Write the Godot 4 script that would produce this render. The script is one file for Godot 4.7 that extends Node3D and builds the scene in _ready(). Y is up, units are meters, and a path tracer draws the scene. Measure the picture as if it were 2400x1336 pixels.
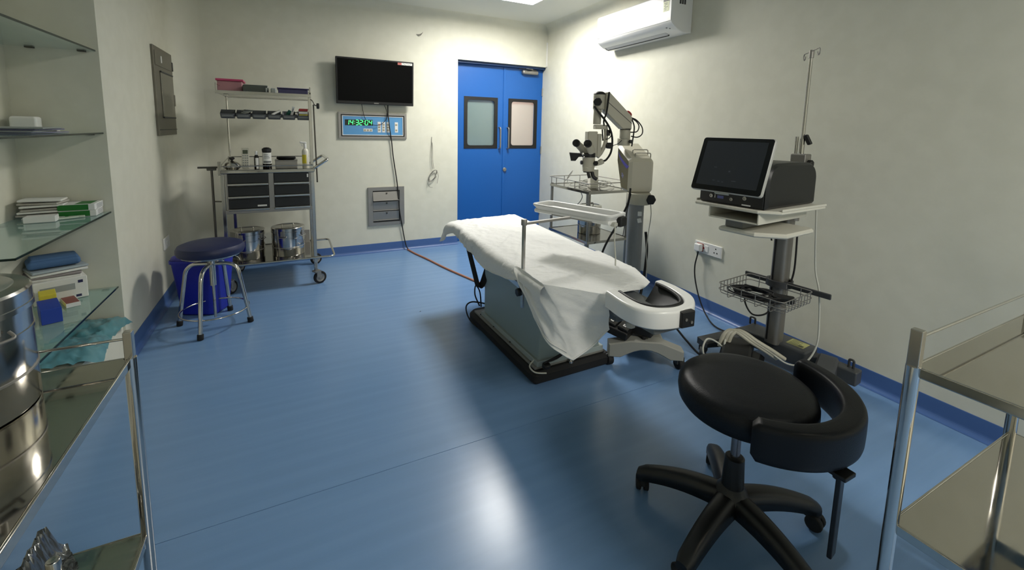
extends Node3D

# ---------------------------------------------------------------- mesh builder
class B extends RefCounted:
	var v := PackedVector3Array()
	var nn := PackedVector3Array()
	var uv := PackedVector2Array()

	func tri(a: Vector3, b: Vector3, c: Vector3, na: Vector3, nb: Vector3, nc: Vector3, ua := Vector2.ZERO, ub := Vector2.ZERO, uc := Vector2.ZERO) -> void:
		var g := (b - a).cross(c - a)
		if g.length_squared() < 1e-16:
			return
		if g.dot(na + nb + nc) > 0.0:   # front faces run clockwise
			v.append(a); v.append(c); v.append(b)
			nn.append(na); nn.append(nc); nn.append(nb)
			uv.append(ua); uv.append(uc); uv.append(ub)
		else:
			v.append(a); v.append(b); v.append(c)
			nn.append(na); nn.append(nb); nn.append(nc)
			uv.append(ua); uv.append(ub); uv.append(uc)

	func quad(a: Vector3, b: Vector3, c: Vector3, d: Vector3, n: Vector3) -> void:
		tri(a, b, c, n, n, n, Vector2(0, 1), Vector2(1, 1), Vector2(1, 0))
		tri(a, c, d, n, n, n, Vector2(0, 1), Vector2(1, 0), Vector2(0, 0))

	# box with rounded edges of radius r
	func box(t: Transform3D, sx: float, sy: float, sz: float, r := 0.0, n := 1) -> B:
		var h := Vector3(sx, sy, sz) * 0.5
		r = minf(r, minf(h.x, minf(h.y, h.z)) * 0.999)
		if r <= 0.0:
			for k in 3:
				for s: float in [-1.0, 1.0]:
					var nv := Vector3.ZERO
					nv[k] = s
					var u := Vector3.ZERO
					u[(k + 1) % 3] = h[(k + 1) % 3]
					var w := Vector3.ZERO
					w[(k + 2) % 3] = h[(k + 2) % 3]
					var c := nv * h[k]
					quad(t * (c - u - w), t * (c + u - w), t * (c + u + w), t * (c - u + w), (t.basis * nv).normalized())
			return self
		var lists := []
		for k in 3:
			var l := PackedFloat32Array()
			for i in range(n, -1, -1):
				l.append(-h[k] + r - r * tan(PI / 4.0 * i / n))
			for i in n + 1:
				l.append(h[k] - r + r * tan(PI / 4.0 * i / n))
			lists.append(l)
		var inner := h - Vector3(r, r, r)
		for k in 3:
			var k1 := (k + 1) % 3
			var k2 := (k + 2) % 3
			var l1: PackedFloat32Array = lists[k1]
			var l2: PackedFloat32Array = lists[k2]
			for s: float in [-1.0, 1.0]:
				var ps := []
				var ns := []
				for i in l1.size():
					for j in l2.size():
						var p := Vector3.ZERO
						p[k] = s * h[k]
						p[k1] = l1[i]
						p[k2] = l2[j]
						var q := p.clamp(-inner, inner)
						var d := (p - q).normalized()
						ps.append(t * (q + d * r))
						ns.append((t.basis * d).normalized())
				var m := l2.size()
				for i in l1.size() - 1:
					for j in m - 1:
						var a := i * m + j
						tri(ps[a], ps[a + m], ps[a + m + 1], ns[a], ns[a + m], ns[a + m + 1])
						tri(ps[a], ps[a + m + 1], ps[a + 1], ns[a], ns[a + m + 1], ns[a + 1])
		return self

	# a surface through rows of points; wrapped rows repeat their first point at the end
	func grid(rows: Array, wrap_u := false, wrap_v := false, flip := false) -> B:
		var nr := rows.size()
		var nc: int = rows[0].size()
		var ns := []
		for i in nr:
			var line := PackedVector3Array()
			for j in nc:
				var i0 := i - 1
				var i1 := i + 1
				if wrap_v:
					if i0 < 0: i0 = nr - 2
					if i1 >= nr: i1 = 1
				i0 = maxi(i0, 0)
				i1 = mini(i1, nr - 1)
				var j0 := j - 1
				var j1 := j + 1
				if wrap_u:
					if j0 < 0: j0 = nc - 2
					if j1 >= nc: j1 = 1
				j0 = maxi(j0, 0)
				j1 = mini(j1, nc - 1)
				var du: Vector3 = rows[i][j1] - rows[i][j0]
				var dv: Vector3 = rows[i1][j] - rows[i0][j]
				var c := du.cross(dv)
				if c.length_squared() < 1e-18:
					var i2 := clampi(i + (1 if i == 0 else -1), 0, nr - 1)
					du = rows[i2][j1] - rows[i2][j0]
					c = du.cross(dv)
				c = c.normalized()
				line.append(-c if flip else c)
			ns.append(line)
		for i in nr - 1:
			for j in nc - 1:
				var u0 := Vector2(float(j) / (nc - 1), float(i) / (nr - 1))
				var u1 := Vector2(float(j + 1) / (nc - 1), float(i + 1) / (nr - 1))
				tri(rows[i][j], rows[i][j + 1], rows[i + 1][j + 1], ns[i][j], ns[i][j + 1], ns[i + 1][j + 1], u0, Vector2(u1.x, u0.y), u1)
				tri(rows[i][j], rows[i + 1][j + 1], rows[i + 1][j], ns[i][j], ns[i + 1][j + 1], ns[i + 1][j], u0, u1, Vector2(u0.x, u1.y))
		return self

	# turned body; the profile (radius, height) runs so that the outside is on its right going up
	func lathe(t: Transform3D, prof: Array, seg := 24, crease := 0.6, a0 := 0.0, a1 := TAU) -> B:
		for i in prof.size() - 1:
			var p: Vector2 = prof[i]
			var q: Vector2 = prof[i + 1]
			if p.distance_squared_to(q) < 1e-12:
				continue
			var n := Vector2(q.y - p.y, p.x - q.x).normalized()
			var n0 := n
			var n1 := n
			if i > 0:
				var o: Vector2 = prof[i - 1]
				var m := Vector2(p.y - o.y, o.x - p.x).normalized()
				if m.dot(n) > cos(crease): n0 = (m + n).normalized()
			if i < prof.size() - 2:
				var o2: Vector2 = prof[i + 2]
				var m2 := Vector2(o2.y - q.y, q.x - o2.x).normalized()
				if m2.dot(n) > cos(crease): n1 = (m2 + n).normalized()
			for k in seg:
				var t0 := a0 + (a1 - a0) * k / seg
				var t1 := a0 + (a1 - a0) * (k + 1) / seg
				var d0 := Vector3(cos(t0), 0, sin(t0))
				var d1 := Vector3(cos(t1), 0, sin(t1))
				var up := Vector3.UP
				var A := t * (d0 * p.x + up * p.y)
				var Bb := t * (d1 * p.x + up * p.y)
				var Cc := t * (d1 * q.x + up * q.y)
				var D := t * (d0 * q.x + up * q.y)
				var nA := (t.basis * (d0 * n0.x + up * n0.y)).normalized()
				var nB := (t.basis * (d1 * n0.x + up * n0.y)).normalized()
				var nC := (t.basis * (d1 * n1.x + up * n1.y)).normalized()
				var nD := (t.basis * (d0 * n1.x + up * n1.y)).normalized()
				tri(A, Bb, Cc, nA, nB, nC)
				tri(A, Cc, D, nA, nC, nD)
		return self

	func cyl(t: Transform3D, r: float, h: float, seg := 20, bev := 0.0) -> B:
		if bev <= 0.0:
			return lathe(t, [Vector2(0, -h / 2), Vector2(r, -h / 2), Vector2(r, h / 2), Vector2(0, h / 2)], seg)
		return lathe(t, [Vector2(0, -h / 2), Vector2(r - bev, -h / 2), Vector2(r - bev * 0.3, -h / 2 + bev * 0.3), Vector2(r, -h / 2 + bev), Vector2(r, h / 2 - bev), Vector2(r - bev * 0.3, h / 2 - bev * 0.3), Vector2(r - bev, h / 2), Vector2(0, h / 2)], seg, 0.9)

	# round bar along a line of points
	func tube(pts: Array, r: float, sides := 8, closed := false) -> B:
		var n := pts.size()
		var f := (pts[1] as Vector3) - (pts[0] as Vector3)
		var tang := f.normalized()
		var side := tang.cross(Vector3.UP if absf(tang.y) < 0.9 else Vector3.RIGHT).normalized()
		var rings := []
		var norms := []
		for i in n + (1 if closed else 0):
			var k := i % n
			var a: Vector3 = pts[(k - 1 + n) % n] if closed or k > 0 else pts[0]
			var b: Vector3 = pts[(k + 1) % n] if closed or k < n - 1 else pts[n - 1]
			var t2 := (b - a).normalized()
			if t2.length_squared() < 0.5: t2 = tang
			side = (side - t2 * side.dot(t2)).normalized()
			if side.length_squared() < 0.5: side = t2.cross(Vector3.UP).normalized()
			tang = t2
			var up := t2.cross(side)
			var ring := PackedVector3Array()
			var nm := PackedVector3Array()
			for j in sides + 1:
				var an := TAU * j / sides
				var d := side * cos(an) + up * sin(an)
				ring.append((pts[k] as Vector3) + d * r)
				nm.append(d)
			rings.append(ring)
			norms.append(nm)
		for i in rings.size() - 1:
			for j in sides:
				tri(rings[i][j], rings[i][j + 1], rings[i + 1][j + 1], norms[i][j], norms[i][j + 1], norms[i + 1][j + 1])
				tri(rings[i][j], rings[i + 1][j + 1], rings[i + 1][j], norms[i][j], norms[i + 1][j + 1], norms[i + 1][j])
		if not closed:
			for e in [0, n - 1]:
				var nv: Vector3 = ((pts[0] as Vector3) - (pts[1] as Vector3)).normalized() if e == 0 else ((pts[n - 1] as Vector3) - (pts[n - 2] as Vector3)).normalized()
				for j in sides:
					tri(pts[e], rings[e][j], rings[e][j + 1], nv, nv, nv)
		return self

	# solid of a flat outline (x, y) pushed along z, edges chamfered by bev
	func prism(t: Transform3D, poly: PackedVector2Array, depth: float, bev := 0.0, crease := 0.7) -> B:
		if Geometry2D.is_polygon_clockwise(poly):
			poly = poly.duplicate()
			poly.reverse()
		var n := poly.size()
		var en := PackedVector2Array()
		for i in n:
			var e := poly[(i + 1) % n] - poly[i]
			en.append(Vector2(e.y, -e.x).normalized())
		var vn := PackedVector2Array()
		for i in n:
			var m := en[(i - 1 + n) % n] + en[i]
			vn.append(m / maxf(0.3, m.length_squared() * 0.5))
		var inset := PackedVector2Array()
		for i in n:
			inset.append(poly[i] - vn[i] * bev)
		var hz := depth * 0.5
		for s: float in [-1.0, 1.0]:
			var nz := (t.basis * Vector3(0, 0, s)).normalized()
			var ix := Geometry2D.triangulate_polygon(inset)
			for k in range(0, ix.size(), 3):
				var a := inset[ix[k]]
				var b := inset[ix[k + 1]]
				var c := inset[ix[k + 2]]
				tri(t * Vector3(a.x, a.y, s * hz), t * Vector3(b.x, b.y, s * hz), t * Vector3(c.x, c.y, s * hz), nz, nz, nz, a, b, c)
		for i in n:
			var j := (i + 1) % n
			var ni := en[i]
			var nj := en[i]
			if en[(i - 1 + n) % n].dot(en[i]) > cos(crease): ni = (en[(i - 1 + n) % n] + en[i]).normalized()
			if en[j].dot(en[i]) > cos(crease): nj = (en[j] + en[i]).normalized()
			var n3i := (t.basis * Vector3(ni.x, ni.y, 0)).normalized()
			var n3j := (t.basis * Vector3(nj.x, nj.y, 0)).normalized()
			var zb := hz - bev
			var a0 := t * Vector3(poly[i].x, poly[i].y, -zb)
			var a1 := t * Vector3(poly[j].x, poly[j].y, -zb)
			var b0 := t * Vector3(poly[i].x, poly[i].y, zb)
			var b1 := t * Vector3(poly[j].x, poly[j].y, zb)
			tri(a0, a1, b1, n3i, n3j, n3j)
			tri(a0, b1, b0, n3i, n3j, n3i)
			if bev > 0.0:
				for s: float in [-1.0, 1.0]:
					var p0 := t * Vector3(poly[i].x, poly[i].y, s * zb)
					var p1 := t * Vector3(poly[j].x, poly[j].y, s * zb)
					var q0 := t * Vector3(inset[i].x, inset[i].y, s * hz)
					var q1 := t * Vector3(inset[j].x, inset[j].y, s * hz)
					var m3i := (n3i + (t.basis * Vector3(0, 0, s)).normalized()).normalized()
					var m3j := (n3j + (t.basis * Vector3(0, 0, s)).normalized()).normalized()
					tri(p0, p1, q1, m3i, m3j, m3j)
					tri(p0, q1, q0, m3i, m3j, m3i)
		return self

	func ball(t: Transform3D, seg := 16) -> B:
		var p := []
		for i in seg / 2 + 1:
			var a := -PI / 2 + PI * i / (seg / 2)
			p.append(Vector2(cos(a), sin(a)))
		return lathe(t, p, seg, 3.0)

# ---------------------------------------------------------------- helpers
var M := {}
var OFF := Vector3.ZERO
var counts := {}

func xf(x: float, y: float, z: float, ry := 0.0, rx := 0.0, rz := 0.0) -> Transform3D:
	return Transform3D(Basis.from_euler(Vector3(deg_to_rad(rx), deg_to_rad(ry), deg_to_rad(rz))), Vector3(x, y, z))

func trs(x: float, y: float, z: float, sx: float, sy: float, sz: float) -> Transform3D:
	return Transform3D(Basis.from_scale(Vector3(sx, sy, sz)), Vector3(x, y, z))

func along(a: Vector3, b: Vector3) -> Transform3D:      # y axis from a towards b, set at the middle
	var y := (b - a).normalized()
	var x := y.cross(Vector3.FORWARD if absf(y.z) < 0.9 else Vector3.RIGHT).normalized()
	return Transform3D(Basis(x, y, x.cross(y)), (a + b) * 0.5)

func facing(at: Vector3, n: Vector3, up := Vector3.UP) -> Transform3D:   # z axis along n
	var z := n.normalized()
	var x := up.cross(z).normalized()
	return Transform3D(Basis(x, z.cross(x), z), at)

func spl(p: Array, sub := 6, closed := false) -> Array:
	var out := []
	var n := p.size()
	for i in (n if closed else n - 1):
		var a: Vector3 = p[(i - 1 + n) % n] if closed or i > 0 else p[0]
		var b: Vector3 = p[i]
		var c: Vector3 = p[(i + 1) % n]
		var d: Vector3 = p[(i + 2) % n] if closed or i < n - 2 else p[n - 1]
		for k in sub:
			out.append(b.cubic_interpolate(c, a, d, float(k) / sub))
	if not closed: out.append(p[n - 1])
	return out

func fillet(p: Array, r: float, k := 5, closed := false) -> Array:
	var out := []
	var n := p.size()
	for i in n:
		var b: Vector3 = p[i]
		if not closed and (i == 0 or i == n - 1):
			out.append(b)
			continue
		var a: Vector3 = p[(i - 1 + n) % n]
		var c: Vector3 = p[(i + 1) % n]
		var rr := minf(r, minf(a.distance_to(b), b.distance_to(c)) * 0.48)
		var s := b + (a - b).normalized() * rr
		var e := b + (c - b).normalized() * rr
		for j in k + 1:
			var u := float(j) / k
			out.append(s.lerp(b, u).lerp(b.lerp(e, u), u))
	return out

func poly(a: Array) -> PackedVector2Array:
	var o := PackedVector2Array()
	for i in range(0, a.size(), 2):
		o.append(Vector2(a[i], a[i + 1]))
	return o

func rrect(w: float, h: float, r: float, k := 4) -> PackedVector2Array:
	var o := PackedVector2Array()
	for q in 4:
		var cx := (w / 2 - r) * (1 if q == 0 or q == 3 else -1)
		var cy := (h / 2 - r) * (1 if q < 2 else -1)
		for i in k + 1:
			var a := PI / 2 * (q + float(i) / k)
			o.append(Vector2(cx + cos(a) * r, cy + sin(a) * r))
	return o

func numbered(called: String, parent: Node) -> String:
	var key := str(parent.get_instance_id()) + called
	var n: int = counts.get(key, 0)
	counts[key] = n + 1
	return called if n == 0 else called + "_%03d" % n

func tag(o: Node, label := "", category := "", group := "", kind := "") -> Node:
	if label: o.set_meta("label", label)
	if category: o.set_meta("category", category)
	if group: o.set_meta("group", group)
	if kind: o.set_meta("kind", kind)
	return o

# a thing's root; its parts are then given in world positions (or in its own axes when own is true)
func thing(called: String, label: String, category: String, at := Vector3.ZERO, turn := 0.0, group := "", own := false) -> Node3D:
	var o := Node3D.new()
	o.name = numbered(called, self)
	o.position = at
	o.rotation.y = deg_to_rad(turn)
	add_child(o, true)
	tag(o, label, category, group)
	OFF = Vector3.ZERO if own else at
	return o

func obj(called: String, b: B, m: Material, parent: Node = null) -> MeshInstance3D:
	if parent == null:
		parent = self
		OFF = Vector3.ZERO
	var pts := b.v
	if OFF != Vector3.ZERO:
		for i in pts.size():
			pts[i] -= OFF
	var a := []
	a.resize(Mesh.ARRAY_MAX)
	a[Mesh.ARRAY_VERTEX] = pts
	a[Mesh.ARRAY_NORMAL] = b.nn
	a[Mesh.ARRAY_TEX_UV] = b.uv
	var am := ArrayMesh.new()
	am.add_surface_from_arrays(Mesh.PRIMITIVE_TRIANGLES, a)
	am.surface_set_material(0, m)
	var o := MeshInstance3D.new()
	o.mesh = am
	o.name = numbered(called, parent)
	o.cast_shadow = GeometryInstance3D.SHADOW_CASTING_SETTING_ON
	parent.add_child(o, true)
	return o

func solo(called: String, b: B, m: Material, at: Vector3, label: String, category: String, group := "") -> MeshInstance3D:
	for i in b.v.size():
		b.v[i] -= at
	var o := obj(called, b, m)
	o.position = at
	tag(o, label, category, group)
	return o

func struct(called: String, b: B, m: Material, label := "") -> MeshInstance3D:
	var o := obj(called, b, m)
	tag(o, label, "", "", "structure")
	return o

func text(called: String, s: String, size: float, t: Transform3D, m: Material, parent: Node, depth := 0.0006) -> MeshInstance3D:
	var tm := TextMesh.new()
	var f := SystemFont.new()
	f.font_names = PackedStringArray(["Droid Sans"])
	f.font_weight = 700
	tm.font = f
	tm.text = s
	tm.font_size = 32
	tm.pixel_size = size / 32.0
	tm.depth = depth
	tm.material = m
	var o := MeshInstance3D.new()
	o.mesh = tm
	o.transform = t
	o.transform.origin -= OFF
	o.name = numbered(called, parent)
	parent.add_child(o, true)
	return o

func mat(c: Color, rough := 0.5, metal := 0.0, spec := 0.5) -> StandardMaterial3D:
	var m := StandardMaterial3D.new()
	m.albedo_color = c
	m.roughness = rough
	m.metallic = metal
	m.metallic_specular = spec
	return m

func noise_tex(seed_: int, freq: float, w: int, h: int, cols: Array, offs: Array, sx := 1.0, fractal := 4) -> ImageTexture:
	var fn := FastNoiseLite.new()
	fn.seed = seed_
	fn.frequency = freq
	fn.fractal_octaves = fractal
	var g := Gradient.new()
	g.offsets = PackedFloat32Array(offs)
	g.colors = PackedColorArray(cols)
	var im := Image.create(w, h, false, Image.FORMAT_RGB8)
	for y in h:
		for x in w:
			# blended over the border so that the texture tiles
			var u := float(x) / w
			var q := float(y) / h
			var a := fn.get_noise_2d(x * sx, y)
			var b2 := fn.get_noise_2d((x - w) * sx, y)
			var c2 := fn.get_noise_2d(x * sx, y - h)
			var d2 := fn.get_noise_2d((x - w) * sx, y - h)
			var val := lerpf(lerpf(a, b2, u), lerpf(c2, d2, u), q)
			im.set_pixel(x, y, g.sample(clampf(val * 1.3 + 0.5, 0, 1)))
	return ImageTexture.create_from_image(im)

func glow(c: Color, e: float) -> StandardMaterial3D:
	var m := mat(c, 0.6)
	m.emission_enabled = true
	m.emission = c
	m.emission_energy_multiplier = e
	return m

func _ready() -> void:
	# ------------------------------------------------ camera (lens shifted down: the photograph is the lower part of a wider frame)
	var cam := Camera3D.new()
	cam.name = "camera"
	add_child(cam)
	var f := 1033.675
	cam.transform = Transform3D(Basis(Vector3(0.892714, 0.019712, 0.450191), Vector3(0.040180, 0.991581, -0.123092), Vector3(-0.448828, 0.127975, 0.884407)), Vector3(0, 1.30, 0))
	cam.set_frustum(0.05 * 1336.0 / f, Vector2(0, -232.0 / f * 0.05), 0.05, 60.0)
	cam.current = true
	# ------------------------------------------------ environment and exposure
	var e := Environment.new()
	e.background_mode = Environment.BG_COLOR
	e.background_color = Color(0.02, 0.02, 0.022)
	e.tonemap_mode = Environment.TONE_MAPPER_LINEAR
	e.tonemap_exposure = 0.98
	e.sdfgi_enabled = true
	e.ssao_enabled = true
	e.ssil_enabled = true
	var we := WorldEnvironment.new()
	we.name = "environment"
	we.environment = e
	add_child(we)
	# ------------------------------------------------ the ceiling panel's own light, and the corridor's behind the door
	var al := AreaLight3D.new()
	al.name = "ceiling_panel_glow"
	al.area_size = Vector2(0.56, 0.56)
	al.light_color = Color(1.0, 0.99, 0.965)
	al.light_energy = 6.4
	al.area_range = 12.0
	al.area_attenuation = 2.0
	al.shadow_enabled = true
	al.transform = xf(1.88, 2.535, -3.62, 0, -90)
	add_child(al)
	var bl := AreaLight3D.new()
	bl.name = "rear_panel_glow"
	bl.area_size = Vector2(0.56, 1.16)
	bl.light_color = Color(1.0, 0.985, 0.95)
	bl.light_energy = 8.2
	bl.area_range = 12.0
	bl.area_attenuation = 2.0
	bl.shadow_enabled = true
	bl.transform = xf(1.7, 2.47, 1.5, 0, -90)
	add_child(bl)
	var cl := AreaLight3D.new()
	cl.name = "corridor_panel_glow"
	cl.area_size = Vector2(0.5, 0.5)
	cl.light_color = Color(1.0, 0.96, 0.93)
	cl.light_energy = 5.0
	cl.area_range = 8.0
	cl.area_attenuation = 2.0
	cl.shadow_enabled = true
	cl.transform = xf(2.4, 2.46, -5.7, 0, -90)
	add_child(cl)
	materials()
	room()
	door()
	wall_fittings()
	operating_table()
	microscope()
	side_table()
	phaco()
	surgeon_stool()
	round_stool()
	trolley()
	niche_shelves()
	left_cart()
	right_cart()
	floor_cables()

func materials() -> void:
	M.wall = mat(Color(0.825, 0.82, 0.76), 0.62)
	var wt := noise_tex(5, 0.02, 512, 512, [Color(0.985, 0.985, 0.983), Color(1, 1, 1)], [0.2, 0.8])
	M.wall.albedo_texture = wt
	M.wall.uv1_triplanar = true
	M.wall.uv1_world_triplanar = true
	M.wall.uv1_scale = Vector3(0.7, 0.7, 0.7)
	M.ceiling = mat(Color(0.84, 0.84, 0.80), 0.8)
	M.floor = mat(Color(1, 1, 1), 0.3, 0.0, 0.5)
	M.floor.albedo_texture = noise_tex(11, 0.012, 512, 1024, [Color(0.405, 0.535, 0.69), Color(0.412, 0.542, 0.70), Color(0.42, 0.55, 0.708)], [0.1, 0.5, 0.9], 0.12, 4)
	M.floor.uv1_triplanar = true
	M.floor.uv1_world_triplanar = true
	M.floor.uv1_scale = Vector3(1.2, 1.2, 1.2)
	M.floor.roughness = 0.27
	M.skirt = mat(Color(0.27, 0.39, 0.60), 0.38)
	M.dark_gap = mat(Color(0.2, 0.27, 0.38), 0.8)
	M.steel = mat(Color(0.72, 0.71, 0.69), 0.16, 1.0)
	M.steel_flat = mat(Color(0.66, 0.655, 0.64), 0.11, 1.0)
	M.steel_flat.roughness_texture = noise_tex(21, 0.05, 256, 256, [Color(0.5, 0.5, 0.5), Color(1, 1, 1)], [0.1, 0.9], 0.06, 3)
	M.steel_flat.uv1_triplanar = true
	M.steel_flat.uv1_scale = Vector3(3, 3, 3)
	M.steel_dull = mat(Color(0.60, 0.59, 0.57), 0.5, 0.85)
	M.steel_dark = mat(Color(0.36, 0.35, 0.33), 0.4, 1.0)
	M.chrome = mat(Color(0.78, 0.77, 0.75), 0.09, 1.0)
	M.black = mat(Color(0.045, 0.045, 0.048), 0.5)
	M.black_gloss = mat(Color(0.02, 0.02, 0.022), 0.12)
	M.rubber = mat(Color(0.05, 0.05, 0.055), 0.75)
	M.black_plastic = mat(Color(0.055, 0.058, 0.06), 0.42)
	M.leather = mat(Color(0.05, 0.06, 0.075), 0.45, 0.0, 0.35)
	M.leather.normal_enabled = true
	M.leather.normal_texture = bumps(31, 0.09, 512)
	M.leather.normal_scale = 0.07
	M.leather.uv1_triplanar = true
	M.leather.uv1_scale = Vector3(4, 4, 4)
	M.navy = mat(Color(0.085, 0.12, 0.27), 0.5)
	M.white = mat(Color(0.86, 0.86, 0.85), 0.4)
	M.white_gloss = mat(Color(0.9, 0.9, 0.89), 0.25)
	M.offwhite = mat(Color(0.82, 0.81, 0.76), 0.45)
	M.grey_beige = mat(Color(0.70, 0.685, 0.62), 0.45)
	M.grey_light = mat(Color(0.58, 0.6, 0.59), 0.45)
	M.grey_mid = mat(Color(0.42, 0.43, 0.43), 0.5)
	M.grey_dark = mat(Color(0.2, 0.205, 0.21), 0.5)
	M.bed_grey = mat(Color(0.55, 0.61, 0.61), 0.42)
	M.blue_door = mat(Color(0.06, 0.34, 0.64), 0.4)
	M.blue_frame = mat(Color(0.045, 0.19, 0.36), 0.5)
	M.blue_bin = mat(Color(0.09, 0.14, 0.62), 0.42)
	M.sheet = mat(Color(0.89, 0.89, 0.88), 0.85)
	M.sheet.cull_mode = BaseMaterial3D.CULL_DISABLED
	M.sheet.rim_enabled = true
	M.sheet.rim = 0.25
	M.sheet.normal_enabled = true
	M.sheet.normal_texture = bumps(41, 0.02, 512)
	M.sheet.normal_scale = 0.35
	M.sheet.uv1_triplanar = true
	M.sheet.uv1_scale = Vector3(2.6, 2.6, 2.6)
	M.orange = mat(Color(0.60, 0.40, 0.31), 0.6)
	M.pane = mat(Color(0.75, 0.86, 0.83, 0.16), 0.03)
	M.pane.transparency = BaseMaterial3D.TRANSPARENCY_ALPHA
	M.shelf_glass = mat(Color(0.62, 0.80, 0.76, 0.30), 0.04)
	M.shelf_glass.transparency = BaseMaterial3D.TRANSPARENCY_ALPHA
	M.glass_edge = mat(Color(0.03, 0.13, 0.11), 0.12)
	M.screen_black = mat(Color(0.02, 0.022, 0.025), 0.3, 0.0, 0.2)
	M.green = mat(Color(0.05, 0.42, 0.12), 0.5)
	M.blue_box = mat(Color(0.05, 0.22, 0.62), 0.5)
	M.yellow = mat(Color(0.82, 0.76, 0.2), 0.5)
	M.red = mat(Color(0.6, 0.1, 0.1), 0.5)
	M.paper = mat(Color(0.85, 0.85, 0.83), 0.7)
	M.cable_white = mat(Color(0.74, 0.74, 0.70), 0.5)

func bumps(seed_: int, freq: float, size: int) -> ImageTexture:
	var t := noise_tex(seed_, freq, size, size, [Color.BLACK, Color.WHITE], [0.0, 1.0], 1.0, 5)
	var im := t.get_image()
	im.bump_map_to_normal_map(6.0)
	return ImageTexture.create_from_image(im)

func wx(z: float) -> float:            # the right wall runs slightly out of square
	return 2.645 - 0.0338 * (z + 0.63)

const WTURN := 1.936

func holed(b: B, x0: float, x1: float, y0: float, y1: float, hx0: float, hx1: float, hy0: float, hy1: float, z: float, d: float) -> void:
	b.box(xf((x0 + hx0) / 2, (y0 + y1) / 2, z), hx0 - x0, y1 - y0, d)
	b.box(xf((x1 + hx1) / 2, (y0 + y1) / 2, z), x1 - hx1, y1 - y0, d)
	b.box(xf((hx0 + hx1) / 2, (y0 + hy0) / 2, z), hx1 - hx0, hy0 - y0, d)
	b.box(xf((hx0 + hx1) / 2, (y1 + hy1) / 2, z), hx1 - hx0, y1 - hy1, d)

func cove_strip(b: B, a: Vector3, c: Vector3, d1: Vector3, d2: Vector3, r: float) -> void:
	# concave quarter round between two planes; d1 and d2 point from the edge along each plane
	var rows := []
	for p: Vector3 in [a, c]:
		var l := PackedVector3Array()
		for i in 11:
			var t := PI / 2 * i / 10
			l.append(p + d1 * r * (1 - sin(t)) + d2 * r * (1 - cos(t)))
		rows.append(l)
	b.grid(rows)

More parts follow.
